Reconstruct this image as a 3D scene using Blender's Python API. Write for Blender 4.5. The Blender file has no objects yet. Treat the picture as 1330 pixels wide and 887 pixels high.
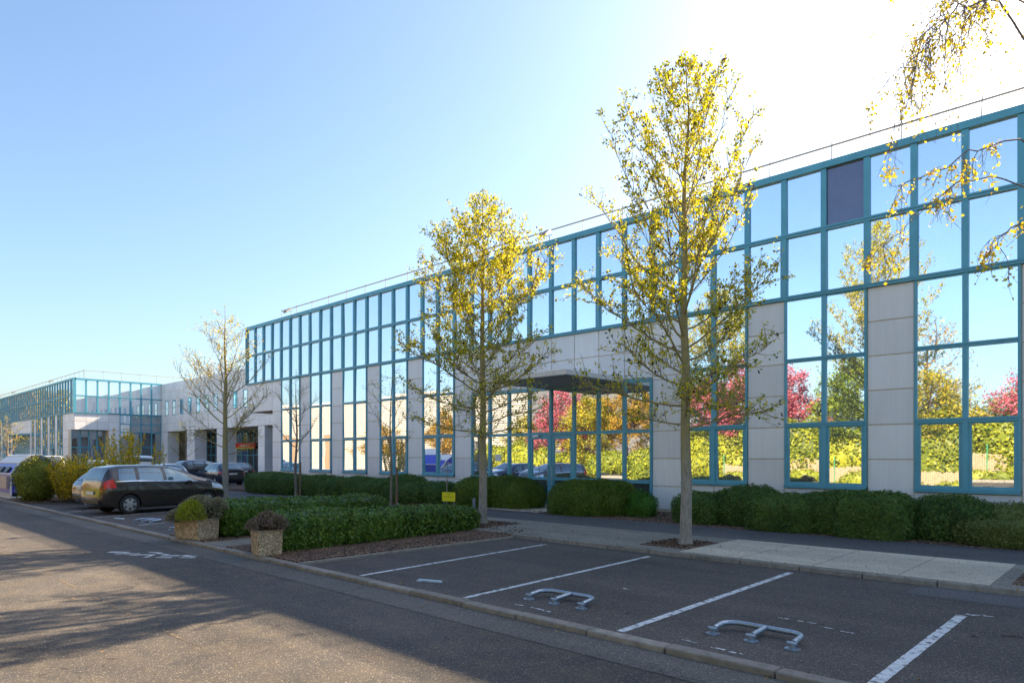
import bpy, bmesh, math, random
import numpy as np
from mathutils import Vector, Matrix, noise
random.seed(7); RNG=np.random.default_rng(11)
C=bpy.context.scene.collection
rad=math.radians
# ------------------------------------------------------------------ scene, camera, light
sc=bpy.context.scene
FPX=877.0; CH=1.95
RX,RY=0.72457,0.68920           # camera right in world
def cw(r,D,z=0.0): return Vector((RX*r-RY*D, RY*r+RX*D, z))
cam=bpy.data.cameras.new('camera'); co=bpy.data.objects.new('camera',cam); C.objects.link(co)
cam.sensor_width=36; cam.lens=FPX/1330*36; cam.shift_y=148/1330; cam.clip_end=3000; cam.clip_start=0.1
co.location=(0,0,CH); co.rotation_euler=(rad(90),0,math.atan2(RY,RX))
sc.camera=co
SUN_EL=32.6; SUN_AZ=10.0        # azimuth measured from +Y towards +X
w=bpy.data.worlds.new('World'); sc.world=w; w.use_nodes=True
nt=w.node_tree; bg=nt.nodes['Background']; sky=nt.nodes.new('ShaderNodeTexSky')
sky.sky_type='NISHITA'; sky.sun_disc=False; sky.sun_elevation=rad(SUN_EL); sky.sun_rotation=rad(SUN_AZ)
sky.altitude=100; sky.air_density=1.15; sky.dust_density=2.1; sky.ozone_density=6.0
nt.links.new(sky.outputs[0],bg.inputs[0]); bg.inputs[1].default_value=0.094
sl=bpy.data.lights.new('sun','SUN'); so=bpy.data.objects.new('sun',sl); C.objects.link(so)
sl.energy=5.0; sl.angle=rad(0.5); sl.color=(1.0,0.86,0.68)
sd=Vector((math.sin(rad(SUN_AZ))*math.cos(rad(SUN_EL)),math.cos(rad(SUN_AZ))*math.cos(rad(SUN_EL)),math.sin(rad(SUN_EL))))
so.rotation_euler=sd.to_track_quat('Z','Y').to_euler(); so.location=(0,60,60)
vs=sc.view_settings; vs.view_transform='Standard'; vs.look='None'; vs.exposure=1.78; vs.use_white_balance=True; vs.white_balance_temperature=7400; vs.gamma=1; vs.use_curve_mapping=False
# ------------------------------------------------------------------ materials
def nm(name):
    m=bpy.data.materials.new(name); m.use_nodes=True; t=m.node_tree
    return m,t,t.nodes['Principled BSDF']
def N(t,k,**kw):
    n=t.nodes.new(k)
    for a,b in kw.items(): setattr(n,a,b)
    return n
def ramp(t,fac,stops,interp='LINEAR'):
    r=N(t,'ShaderNodeValToRGB'); e=r.color_ramp.elements; r.color_ramp.interpolation=interp
    while len(e)<len(stops): e.new(0.5)
    for i,(p,c) in enumerate(stops): e[i].position=p; e[i].color=(*c,1) if len(c)==3 else c
    t.links.new(fac,r.inputs[0]); return r.outputs[0]
def noi(t,vec,scale,detail=3,rough=.6):
    n=N(t,'ShaderNodeTexNoise'); n.inputs['Scale'].default_value=scale; n.inputs['Detail'].default_value=detail; n.inputs['Roughness'].default_value=rough
    if vec is not None: t.links.new(vec,n.inputs['Vector'])
    return n.outputs['Fac']
def mixc(t,fac,a,b,mode='MIX'):
    m=N(t,'ShaderNodeMix',data_type='RGBA',blend_type=mode)
    for s,v in ((0,fac),(6,a),(7,b)):
        if isinstance(v,(float,int)): m.inputs[s].default_value=v
        elif isinstance(v,tuple): m.inputs[s].default_value=(*v,1)
        else: t.links.new(v,m.inputs[s])
    return m.outputs[2]
def bump(t,h,strength,dist,p):
    b=N(t,'ShaderNodeBump'); b.inputs['Strength'].default_value=strength; b.inputs['Distance'].default_value=dist
    t.links.new(h,b.inputs['Height']); t.links.new(b.outputs[0],p.inputs['Normal'])
def obc(t): return N(t,'ShaderNodeTexCoord').outputs['Object']
def isl(t): return N(t,'ShaderNodeNewGeometry').outputs['Random Per Island']
def mplain(name,c,rough=.6,metal=0,var=.12,scale=6,bmp=0,coat=0,isle=0,spec=None):
    m,t,p=nm(name); v=obc(t)
    lo=tuple(x*(1-var) for x in c); hi=tuple(min(1,x*(1+var)) for x in c)
    col=ramp(t,noi(t,v,scale,5),[(.3,lo),(.7,hi)])
    if isle:
        f=ramp(t,isl(t),[(0,(1-isle,)*3),(1,(1+isle,)*3 if isle<0 else (1,1,1))])
        col=mixc(t,1.0,col,f,'MULTIPLY')
    t.links.new(col,p.inputs['Base Color'])
    p.inputs['Roughness'].default_value=rough; p.inputs['Metallic'].default_value=metal
    p.inputs['Coat Weight'].default_value=coat; p.inputs['Coat Roughness'].default_value=.04
    if spec is not None: p.inputs['Specular IOR Level'].default_value=spec
    if bmp: bump(t,noi(t,v,scale*12,3),bmp,.004,p)
    return m
def masphalt(name,base,warm,patch=.3,stones=.5,sc_=1.0):
    m,t,p=nm(name); v=obc(t)
    big=noi(t,v,.35,4); mid=noi(t,v,2.2,5); fine=noi(t,v,45*sc_,4,.7)
    vo=N(t,'ShaderNodeTexVoronoi'); vo.inputs['Scale'].default_value=70*sc_; t.links.new(v,vo.inputs['Vector'])
    sp=N(t,'ShaderNodeSeparateColor'); t.links.new(vo.outputs['Color'],sp.inputs[0])
    c=ramp(t,big,[(.32,tuple(x*(1-patch*.7) for x in base)),(.68,tuple(x*(1+patch*.7) for x in base))])
    c=mixc(t,ramp(t,mid,[(.4,(0,0,0)),(.75,(.6,.6,.6))]),c,warm)
    c=mixc(t,1.0,c,ramp(t,fine,[(.25,(.6,.6,.6)),(.75,(1.35,1.35,1.35))]),'MULTIPLY')
    st=ramp(t,sp.outputs[0],[(1-.22*stones,(0,0,0)),(1-.2*stones,(.75,.75,.75))])
    c=mixc(t,st,c,tuple(min(.6,x*2.4+.02) for x in warm))
    dk=ramp(t,sp.outputs[1],[(.12,(.55,.55,.55)),(.16,(1,1,1))]); c=mixc(t,1.0,c,dk,'MULTIPLY')
    mp=N(t,'ShaderNodeMapping'); mp.inputs['Scale'].default_value=(.12,1.1,1); t.links.new(v,mp.inputs[0])
    c=mixc(t,1.0,c,ramp(t,noi(t,mp.outputs[0],1.0,4,.6),[(.35,(.84,.84,.85)),(.65,(1.14,1.12,1.1))]),'MULTIPLY')
    c=mixc(t,1.0,c,ramp(t,noi(t,v,1.15,6,.75),[(.30,(.55,.54,.54)),(.38,(1,1,1))]),'MULTIPLY')
    # hairline cracks
    wv=N(t,'ShaderNodeTexVoronoi',feature='DISTANCE_TO_EDGE'); wv.inputs['Scale'].default_value=.28
    nn=N(t,'ShaderNodeTexNoise'); nn.inputs['Scale'].default_value=1.6; nn.inputs['Detail'].default_value=5; t.links.new(v,nn.inputs['Vector'])
    vm=N(t,'ShaderNodeVectorMath',operation='ADD'); vs_=N(t,'ShaderNodeVectorMath',operation='SCALE'); vs_.inputs[3].default_value=1.3
    t.links.new(nn.outputs['Color'],vs_.inputs[0]); t.links.new(v,vm.inputs[0]); t.links.new(vs_.outputs[0],vm.inputs[1]); t.links.new(vm.outputs[0],wv.inputs['Vector'])
    ck=ramp(t,wv.outputs['Distance'],[(.0,(.5,.5,.5)),(.006,(1,1,1))])
    ckm=ramp(t,noi(t,v,.5,2),[(.5,(0,0,0)),(.58,(1,1,1))])
    c=mixc(t,ckm,c,mixc(t,1.0,c,ck,'MULTIPLY'))
    t.links.new(c,p.inputs['Base Color']); p.inputs['Roughness'].default_value=.85; p.inputs['Specular IOR Level'].default_value=.3
    bump(t,fine,.5,.006,p); return m
def mleaf(name,stops,trans=.45,rough=.5,pos=True):
    m,t,p=nm(name); out=t.nodes['Material Output']
    c=ramp(t,isl(t),stops)
    v=obc(t); c=mixc(t,1.0,c,ramp(t,noi(t,v,1.7,3),[(.3,(.72,.76,.7)),(.7,(1.2,1.15,1.1))]),'MULTIPLY')
    t.links.new(c,p.inputs['Base Color']); p.inputs['Roughness'].default_value=rough; p.inputs['Specular IOR Level'].default_value=.35
    tr=N(t,'ShaderNodeBsdfTranslucent'); t.links.new(c,tr.inputs[0])
    mx=N(t,'ShaderNodeMixShader'); mx.inputs[0].default_value=trans
    t.links.new(p.outputs[0],mx.inputs[1]); t.links.new(tr.outputs[0],mx.inputs[2]); t.links.new(mx.outputs[0],out.inputs[0]); return m
def mpaintline(name,base):
    m,t,p=nm(name); v=obc(t)
    f=ramp(t,noi(t,v,9,6,.75),[(.38,(0,0,0)),(.5,(1,1,1))])
    f2=ramp(t,noi(t,v,90,3,.7),[(.3,(.2,.2,.2)),(.45,(1,1,1))]); f=mixc(t,1.0,f,f2,'MULTIPLY')
    c=mixc(t,f,base,(.72,.72,.7)); t.links.new(c,p.inputs['Base Color']); p.inputs['Roughness'].default_value=.7; return m
def mworn():
    m,t,p=nm('worn_pictogram_paint'); v=obc(t); c=mixc(t,ramp(t,noi(t,v,7,6,.8),[(.36,(0,0,0)),(.52,(1,1,1))]),(.075,.07,.066),(.65,.65,.63)); t.links.new(c,p.inputs['Base Color']); p.inputs['Roughness'].default_value=.8; return m
def mglass(name,tint=(.80,.88,.95),rough=.015,metal=1.0,wob=.02):
    m,t,p=nm(name); v=obc(t)
    col=mixc(t,1.0,tint,ramp(t,isl(t),[(0,(.9,.9,.92)),(1,(1,1,1))]),'MULTIPLY')
    d0=ramp(t,noi(t,v,.9,5),[(.3,(.05,.05,.05)),(.8,(.16,.16,.16))]); isl_=isl(t)
    cu=ramp(t,isl_,[(.80,(0,0,0)),(.86,(.22,.22,.22))]); mpg=N(t,'ShaderNodeMapping'); mpg.inputs['Scale'].default_value=(5,5,.15); t.links.new(v,mpg.inputs[0])
    cu=mixc(t,1.0,cu,ramp(t,noi(t,mpg.outputs[0],1.0,3),[(.35,(.2,.2,.2)),(.6,(1,1,1))]),'MULTIPLY')
    dirt=mixc(t,1.0,d0,cu,'ADD')
    t.links.new(col,p.inputs['Base Color']); p.inputs['Metallic'].default_value=metal; p.inputs['Roughness'].default_value=rough
    df=N(t,'ShaderNodeBsdfDiffuse'); df.inputs[0].default_value=(.62,.65,.68,1)
    mx=N(t,'ShaderNodeMixShader'); t.links.new(dirt,mx.inputs[0]); t.links.new(p.outputs[0],mx.inputs[1]); t.links.new(df.outputs[0],mx.inputs[2])
    t.links.new(mx.outputs[0],t.nodes['Material Output'].inputs[0])
    bump(t,noi(t,v,.8,1),wob,.06,p); return m
M={}
M['clad']=None
def mclad():
    m,t,p=nm('cladding'); v=obc(t)
    c=ramp(t,noi(t,v,.6,4),[(.3,(.82,.81,.80)),(.7,(.86,.85,.84))])
    c=mixc(t,1.0,c,ramp(t,isl(t),[(0,(.9,.9,.91)),(1,(1.03,1.03,1.03))]),'MULTIPLY')
    mp=N(t,'ShaderNodeMapping'); mp.inputs['Scale'].default_value=(5,5,.35); t.links.new(v,mp.inputs[0])
    st=ramp(t,noi(t,mp.outputs[0],1.2,5,.7),[(.35,(.945,.94,.93)),(.6,(1,1,1))]); c=mixc(t,1.0,c,st,'MULTIPLY')
    t.links.new(c,p.inputs['Base Color']); p.inputs['Roughness'].default_value=.42; p.inputs['Specular IOR Level'].default_value=.5
    bump(t,noi(t,v,300,2),.05,.002,p); return m
M['clad']=mclad()
M['joint']=mplain('panel_joint',(.62,.52,.38),.8)
M['teal']=mplain('blue_frame',(.09,.39,.50),.38,var=.1,scale=2.5,isle=.12)
M['tealdark']=mplain('blue_frame_seal',(.02,.06,.08),.6)
M['glass']=mglass('mirror_glass')
M['glassdark']=mglass('dark_glass',(.13,.13,.17),.03,1.0)
M['glassclear']=mglass('window_glass',(.28,.34,.38),.03,1.0)
M['darkroom']=mplain('dark_room',(.03,.035,.045),.5)
M['steel']=mplain('galvanised',(.33,.40,.47),.38,.75,var=.25,scale=30)
M['rail']=mplain('rail_metal',(.30,.26,.22),.5,.3)
M['white']=mplain('white_coat',(.75,.75,.74),.5)
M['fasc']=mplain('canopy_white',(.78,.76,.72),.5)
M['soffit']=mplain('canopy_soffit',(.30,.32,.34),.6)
M['asphalt']=masphalt('road_asphalt',(.074,.069,.065),(.15,.120,.088),.4,.3,1.7)
M['asphalt2']=masphalt('lot_asphalt',(.100,.086,.076),(.125,.105,.085),.3,.35,1.3)
M['asphalt3']=masphalt('path_asphalt',(.120,.112,.112),(.14,.125,.115),.2,.3,1.4)
M['gutter']=masphalt('gutter_asphalt',(.13,.12,.105),(.16,.14,.115),.35,.3,1.4)
M['concrete']=masphalt('pad_concrete',(.64,.54,.41),(.74,.62,.47),.14,.04)
M['paving']=masphalt('pavement_surface',(.26,.23,.19),(.30,.25,.19),.25,.5,1.4)
M['kerb']=mplain('kerb_stone',(.30,.26,.21),.85,var=.25,scale=9,bmp=.5,isle=.25)
M['gravel']=masphalt('bounce_gravel',(.36,.31,.25),(.40,.34,.26),.3,.5)  # pale tone chosen to bounce sunlight onto the shaded facade
M['soil']=masphalt('mulch_soil',(.075,.045,.03),(.16,.09,.055),.4,1.5,.5)
M['line']=mpaintline('line_paint',(.085,.08,.078))
M['bark']=None
def mbark(name,a,b,moss=None):
    m,t,p=nm(name); v=obc(t)
    mp=N(t,'ShaderNodeMapping'); mp.inputs['Scale'].default_value=(14,14,4); t.links.new(v,mp.inputs[0])
    f=noi(t,mp.outputs[0],1.6,6,.7); c=ramp(t,f,[(.3,a),(.7,b)])
    if moss:
        sx=N(t,'ShaderNodeSeparateXYZ'); t.links.new(v,sx.inputs[0])
        mm=N(t,'ShaderNodeMath',operation='MULTIPLY_ADD'); t.links.new(noi(t,v,3.0,4),mm.inputs[0]); mm.inputs[1].default_value=1.6; t.links.new(sx.outputs[2],mm.inputs[2])
        ml=ramp(t,N(t,'ShaderNodeMath').outputs[0],[(0,(0,0,0)),(1,(1,1,1))])
        r=t.nodes.new('ShaderNodeMapRange'); t.links.new(mm.outputs[0],r.inputs[0]); r.inputs[1].default_value=2.0; r.inputs[2].default_value=3.0
        c=mixc(t,r.outputs[0],c,mixc(t,f,c,moss))
    t.links.new(c,p.inputs['Base Color']); p.inputs['Roughness'].default_value=.85; bump(t,f,.7,.012,p); return m
M['bark']=mbark('tree_bark',(.17,.145,.115),(.42,.37,.30),(.30,.23,.015))
M['barkbare']=mbark('grey_bark',(.12,.09,.07),(.30,.24,.18))
M['barkdark']=mbark('dark_bark',(.03,.022,.02),(.10,.075,.06))
M['barkbirch']=mbark('birch_twig_bark',(.12,.09,.09),(.26,.22,.22))
M['leafT']=mleaf('plane_leaves',[(0,(.60,.46,.02)),(.42,(.52,.42,.03)),(.6,(.22,.27,.03)),(.8,(.13,.19,.03)),(.86,(.035,.02,.025)),(1,(.05,.03,.03))],.5)
M['leafShaded']=mleaf('plane_leaves_shaded',[(0,(.24,.30,.04)),(.3,(.16,.22,.03)),(.6,(.09,.14,.02)),(.7,(.04,.022,.028)),(1,(.03,.016,.02))],.45)  # leaf colour copy with building shade put into it; not used
M['leafBacklit']=mleaf('leaves_backlit',[(0,(.34,.32,.03)),(.4,(.18,.21,.03)),(.75,(.10,.13,.03)),(.85,(.04,.03,.03)),(1,(.05,.04,.03))],.45)  # leaf colour copy darkened as if against bright sky; not used
M['leafY']=mleaf('yellow_leaves',[(0,(.88,.70,.03)),(.5,(.75,.60,.04)),(.8,(.42,.38,.04)),(1,(.60,.34,.04))],.5)
M['leafRY']=mleaf('opposite_yellow',[(0,(.60,.42,.02)),(.45,(.40,.34,.03)),(.75,(.20,.22,.03)),(1,(.09,.11,.02))],.35)
M['leafOr']=mleaf('opposite_orange',[(0,(.62,.34,.03)),(.45,(.50,.28,.03)),(.75,(.24,.18,.03)),(1,(.12,.10,.02))],.35)
M['leafP']=mleaf('opposite_pink',[(0,(.72,.24,.30)),(.5,(.62,.13,.19)),(.8,(.34,.05,.08)),(1,(.14,.05,.03))],.35)
M['leafRG']=mleaf('opposite_green',[(0,(.33,.38,.03)),(.5,(.22,.29,.03)),(.8,(.12,.18,.02)),(1,(.05,.09,.02))],.35)
M['leafIvy']=mleaf('ivy_leaves',[(0,(.44,.42,.03)),(.4,(.30,.32,.03)),(.75,(.15,.19,.02)),(1,(.06,.09,.015))],.3)
M['hedge']=mleaf('laurel_leaves',[(0,(.17,.30,.04)),(.45,(.10,.20,.028)),(.85,(.05,.11,.02)),(1,(.30,.34,.05))],.3,.35)
M['yew']=mleaf('yew_needles',[(0,(.06,.13,.035)),(.5,(.105,.21,.045)),(.85,(.20,.31,.06)),(1,(.20,.18,.07))],.35,.55)
M['yewlight']=mleaf('yew_light',[(0,(.12,.17,.04)),(.5,(.17,.22,.05)),(.85,(.26,.28,.08)),(1,(.10,.13,.04))],.25,.55)
M['yewmid']=mleaf('yew_mid',[(0,(.09,.17,.02)),(.5,(.13,.22,.025)),(.85,(.20,.28,.03)),(1,(.16,.12,.05))],.25,.55)
M['bright']=mleaf('bright_green',[(0,(.07,.22,.03)),(.5,(.10,.26,.03)),(1,(.04,.13,.02))],.35)
M['santo']=mleaf('santolina',[(0,(.48,.44,.30)),(.5,(.34,.31,.19)),(1,(.15,.13,.07))],.2,.8)
M['santoY']=mleaf('santolina_yellow',[(0,(.40,.45,.03)),(.5,(.30,.37,.03)),(1,(.34,.34,.04))],.35,.7)
M['lav']=mleaf('dry_lavender',[(0,(.40,.29,.25)),(.5,(.27,.18,.15)),(.9,(.10,.10,.04)),(1,(.2,.26,.02))],.2,.8)
M['forsy']=mleaf('forsythia',[(0,(.90,.62,.01)),(.45,(.75,.50,.02)),(.7,(.38,.38,.02)),(1,(.14,.17,.02))],.4)
M['darkbush']=mleaf('dark_round_bush',[(0,(.34,.36,.04)),(.6,(.18,.22,.03)),(1,(.12,.09,.02))],.2,.6)
M['litter']=mleaf('fallen_leaves',[(0,(.40,.24,.04)),(.5,(.22,.10,.03)),(1,(.12,.05,.02))],.1,.8)
M['brush']=None
def magg(name,base,sc_=60):
    m,t,p=nm(name); v=obc(t)
    vo=N(t,'ShaderNodeTexVoronoi'); vo.inputs['Scale'].default_value=sc_; t.links.new(v,vo.inputs['Vector'])
    s=N(t,'ShaderNodeSeparateColor'); t.links.new(vo.outputs['Color'],s.inputs[0])
    c=ramp(t,s.outputs[0],[(0,tuple(x*.35 for x in base)),(.4,tuple(x*.8 for x in base)),(.8,base),(1,tuple(min(1,x*1.7) for x in base))])
    c=mixc(t,1.0,c,ramp(t,noi(t,v,3,4),[(.3,(.7,.66,.6)),(.7,(1.1,1.1,1.1))]),'MULTIPLY')
    t.links.new(c,p.inputs['Base Color']); p.inputs['Roughness'].default_value=.85; bump(t,vo.outputs['Distance'],.8,.012,p); return m
M['agg']=magg('exposed_aggregate',(.56,.42,.27),45)
M['brush']=mplain('brushwood',(.33,.25,.15),.9,var=.35,scale=14,bmp=.6)
M['shed']=mplain('warehouse_sheet',(.46,.42,.36),.5,var=.05)
M['tyre']=mplain('tyre_rubber',(.02,.02,.02),.8)
M['rim']=mplain('alloy_rim',(.62,.62,.62),.3,.8)
M['black']=mplain('black_plastic',(.02,.02,.022),.45)
M['carglass']=mglass('car_glass',(.16,.22,.24),.02,.9)
M['chrome']=mplain('chrome_trim',(.8,.8,.8),.15,1)
def mpaint(name,c,metal=.3,rough=.25): return mplain(name,c,rough,metal,var=.03,coat=1.0)
def memis(name,c,s=0): return mplain(name,c,.25,coat=.6,var=.05)
M['tail']=memis('tail_lamp',(.75,.015,.01)); M['head']=mplain('head_lamp',(.7,.75,.8),.1,.6)
M['plate']=mplain('number_plate',(.75,.75,.72),.4)
M['bluebin']=mplain('blue_bin_paint',(.03,.06,.55),.35,var=.06)
M['wood']=mplain('wood_stake',(.22,.14,.08),.85,var=.3,scale=20)
M['yellow']=mplain('yellow_sign',(.82,.70,.01),.5,var=.05)
M['redsign']=mplain('red_sign',(.75,.05,.03),.5)
M['greybox']=mplain('grey_box',(.20,.22,.27),.5)
# ------------------------------------------------------------------ mesh helpers
class MB:
    def __init__(s): s.v=[]; s.f=[]; s.m=[]
    def quad(s,a,b,c,d,mi=0):
        i=len(s.v); s.v+= [tuple(a),tuple(b),tuple(c),tuple(d)]; s.f.append((i,i+1,i+2,i+3)); s.m.append(mi)
    def poly(s,pts,mi=0):
        i=len(s.v); s.v+=[tuple(p) for p in pts]; s.f.append(tuple(range(i,i+len(pts)))); s.m.append(mi)
    def hexa(s,p,mi=0):   # p: 8 points, 0-3 bottom ccw, 4-7 top
        i=len(s.v); s.v+=[tuple(q) for q in p]
        for f in ((3,2,1,0),(4,5,6,7),(0,1,5,4),(1,2,6,5),(2,3,7,6),(3,0,4,7)): s.f.append(tuple(i+k for k in f)); s.m.append(mi)
    def box(s,x0,x1,y0,y1,z0,z1,mi=0):
        s.hexa([(x0,y0,z0),(x1,y0,z0),(x1,y1,z0),(x0,y1,z0),(x0,y0,z1),(x1,y0,z1),(x1,y1,z1),(x0,y1,z1)],mi)
    def tube(s,pts,rs,n=6,mi=0,cap=True):
        pts=[Vector(p) for p in pts]; base=len(s.v); K=len(pts)
        if isinstance(rs,(int,float)): rs=[rs]*K
        up=Vector((0,0,1)); prev=None
        for k,p in enumerate(pts):
            d=(pts[min(k+1,K-1)]-pts[max(k-1,0)]); d=d.normalized() if d.length>1e-9 else up
            if prev is None:
                a=d.orthogonal().normalized()
            else:
                a=(prev-d*prev.dot(d)); a=a.normalized() if a.length>1e-6 else d.orthogonal().normalized()
            prev=a; b=d.cross(a)
            for j in range(n):
                t=2*math.pi*j/n; q=p+(a*math.cos(t)+b*math.sin(t))*rs[k]; s.v.append((q.x,q.y,q.z))
        for k in range(K-1):
            for j in range(n):
                a=base+k*n+j; b=base+k*n+(j+1)%n; s.f.append((a,b,b+n,a+n)); s.m.append(mi)
        if cap:
            s.f.append(tuple(base+j for j in reversed(range(n)))); s.m.append(mi)
            s.f.append(tuple(base+(K-1)*n+j for j in range(n))); s.m.append(mi)
    def build(s,name,mats,parent=None,smooth=False,bevel=0):
        me=bpy.data.meshes.new(name); me.from_pydata(s.v,[],s.f)
        if not isinstance(mats,(list,tuple)): mats=[mats]
        for m in mats: me.materials.append(m)
        if len(mats)>1: me.polygons.foreach_set('material_index',s.m)
        if smooth: me.polygons.foreach_set('use_smooth',[True]*len(me.polygons)); 
        if smooth: me.set_sharp_from_angle(angle=rad(40))
        me.update()
        o=bpy.data.objects.new(name,me); C.objects.link(o)
        if parent is not None: o.parent=parent
        if bevel:
            b=o.modifiers.new('bevel','BEVEL'); b.width=bevel; b.segments=2; b.limit_method='ANGLE'; b.angle_limit=rad(40)
        return o
def tag(o,label=None,cat=None,group=None,kind=None):
    if label: o['label']=label
    if cat: o['category']=cat
    if group: o['group']=group
    if kind: o['kind']=kind
    return o
def empty(name,label,cat,loc=(0,0,0),rz=0,group=None):
    o=bpy.data.objects.new(name,None); C.objects.link(o); o.location=loc; o.rotation_euler=(0,0,rz); o.empty_display_size=.2
    return tag(o,label,cat,group)
def copy_tree(o,parent=None):
    c=o.copy(); C.objects.link(c)
    if parent is not None: c.parent=parent
    for ch in [x for x in bpy.data.objects if x.parent==o]: copy_tree(ch,c)
    return c
def sheet(name,label,pts,z,mat,kind='structure'):
    mb=MB(); mb.poly([(x,y,z) for x,y in pts]); o=mb.build(name,mat); return tag(o,label,None,None,kind)
def slab(name,label,x0,x1,y0,y1,z0,z1,mat):
    mb=MB(); mb.box(x0,x1,y0,y1,z0,z1); o=mb.build(name,mat); return tag(o,label,kind='structure')
def leafmesh(centers,sizes,normals=None,jit=1.0,aspect=.55,rng=RNG,fold=.25,dirs=None):
    """diamond leaves: returns verts (n*4,3)"""
    n=len(centers); c=np.asarray(centers,dtype=np.float64)
    r=rng.normal(size=(n,3)); 
    nn=r*jit+(0 if normals is None else np.asarray(normals)*1.0)
    nn/=np.linalg.norm(nn,axis=1,keepdims=True)+1e-9
    a=rng.normal(size=(n,3)) if dirs is None else np.asarray(dirs)+rng.normal(size=(n,3))*.35
    a-=nn*np.sum(a*nn,axis=1,keepdims=True); a/=np.linalg.norm(a,axis=1,keepdims=True)+1e-9
    b=np.cross(nn,a); s=np.asarray(sizes).reshape(-1,1)
    V=np.stack([c-a*s*.5, c+b*s*aspect*.5+nn*s*fold*.3, c+a*s*.5, c-b*s*aspect*.5+nn*s*fold*.3],axis=1)
    return V.reshape(-1,3)
def fast_mesh(name,V,mat,parent=None,extra=None,matidx=None):
    """V: (n*4,3) quads, extra: optional MB-like verts/faces appended first"""
    me=bpy.data.meshes.new(name); nq=len(V)//4
    ev=np.zeros((0,3)); ef=[]
    if extra is not None: ev=np.asarray(extra.v,dtype=np.float64).reshape(-1,3); ef=extra.f
    allv=np.concatenate([ev,V]) if len(ev) else V
    le=sum(len(f) for f in ef)
    me.vertices.add(len(allv)); me.vertices.foreach_set('co',allv.astype(np.float32).ravel())
    me.loops.add(le+nq*4); me.polygons.add(len(ef)+nq)
    li=np.concatenate([np.array([i for f in ef for i in f],dtype=np.int32),np.arange(nq*4,dtype=np.int32)+len(ev)])
    me.loops.foreach_set('vertex_index',li)
    ls=[];k=0
    for f in ef: ls.append(k); k+=len(f)
    ls=np.concatenate([np.array(ls,dtype=np.int32),np.arange(nq,dtype=np.int32)*4+le])
    me.polygons.foreach_set('loop_start',ls)
    mats=mat if isinstance(mat,(list,tuple)) else [mat]
    for m in mats: me.materials.append(m)
    if matidx is not None:
        me.polygons.foreach_set('material_index',np.concatenate([np.zeros(len(ef),dtype=np.int32),np.asarray(matidx,dtype=np.int32)]))
    me.update(); me.validate()
    o=bpy.data.objects.new(name,me); C.objects.link(o)
    if parent is not None: o.parent=parent
    return o
# ------------------------------------------------------------------ ground
tag(sheet('ground','',[(-900,-900),(900,-900),(900,1500),(-900,1500)],-.06,M['asphalt3']),None)
slab('road','grey brown asphalt road in the foreground, half in building shadow',-260,90,-4.2,5.86,-.05,0,M['asphalt'])
sheet('gutter','pale worn strip of asphalt along the road side of the kerb',[(-60,5.28),(60,5.28),(60,5.85),(-60,5.85)],.004,M['gutter'])
slab('parking_lot','dark asphalt parking bays',-11.05,40,6.03,11.62,-.05,0.0,M['asphalt2'])
slab('parking_lot','dark asphalt bays where the cars are parked on the left',-33.2,-17.1,6.03,12.2,-.05,0.0,M['asphalt2'])
slab('driveway','asphalt drive between the parked cars and the building',-80,-17.1,12.2,16.4,-.05,0.0,M['asphalt3'])
slab('courtyard','asphalt court before the recessed block',-81.9,-42.3,16.4,31.9,-.05,0.003,M['asphalt3'])
slab('pavement','grey brown gravelly pavement behind the bays',-17.1,40,11.74,14.4,-.05,.08,M['paving'])
slab('path','dark asphalt footpath in front of the hedges',-17.1,40,14.4,16.55,-.05,.076,M['asphalt3'])
slab('planting_bed','brown soil bed at the foot of the building',-42.0,40,16.56,19.72,-.05,.09,M['soil'])
slab('concrete_pad','pale concrete slab beside the footpath',-6.72,-1.72,11.80,14.38,.05,.086,M['concrete'])
mb=MB()
for x in (-5.5,-4.2,-2.9): mb.box(x-.006,x+.006,11.8,14.38,.0862,.0868)
tag(mb.build('pad_joint',M['soil']),'dark joints across the pale concrete slab',kind='structure')
slab('concrete_pad','pale paved apron in front of the glass entrance doors',-17.9,-14.6,16.57,19.60,.05,.096,M['concrete'])
slab('soil_square','bare soil square round the tall nearer tree',-7.85,-6.75,12.15,13.5,.05,.092,M['soil'])
slab('soil_square','bare soil square round the middle tree',-14.1,-12.6,12.15,13.6,.05,.092,M['soil'])
slab('soil_square','bare soil square at the right edge',-1.5,.3,12.1,13.4,.05,.092,M['soil'])
slab('planting_bed','soil bed under the near laurel hedge',-13.95,-11.06,6.06,12.9,-.05,.07,M['soil'])
slab('planting_bed','soil bed under the far laurel hedge',-17.08,-15.05,6.06,12.2,-.05,.07,M['soil'])
slab('walkway','gravelly concrete walkway between the two planters',-15.04,-13.96,6.06,12.2,-.05,.06,M['paving'])
slab('planting_bed','grassy soil bed under the bushes by the blue bin',-36,-33.25,6.06,9.5,-.05,.06,M['soil'])
slab('pavement','pale pavement strip in front of the blue bin',-60,-36.05,6.06,12.0,-.05,.07,M['paving'])
slab('pavement','pavement across the road',-260,90,-5.6,-4.3,-.05,.12,M['paving'])
slab('verge','gravel verge across the road, made pale to bounce sunlight onto the office front',-260,90,-60,-5.65,-.05,.10,M['gravel'])  # ground opposite, lightened as a reflector for the facade
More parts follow.
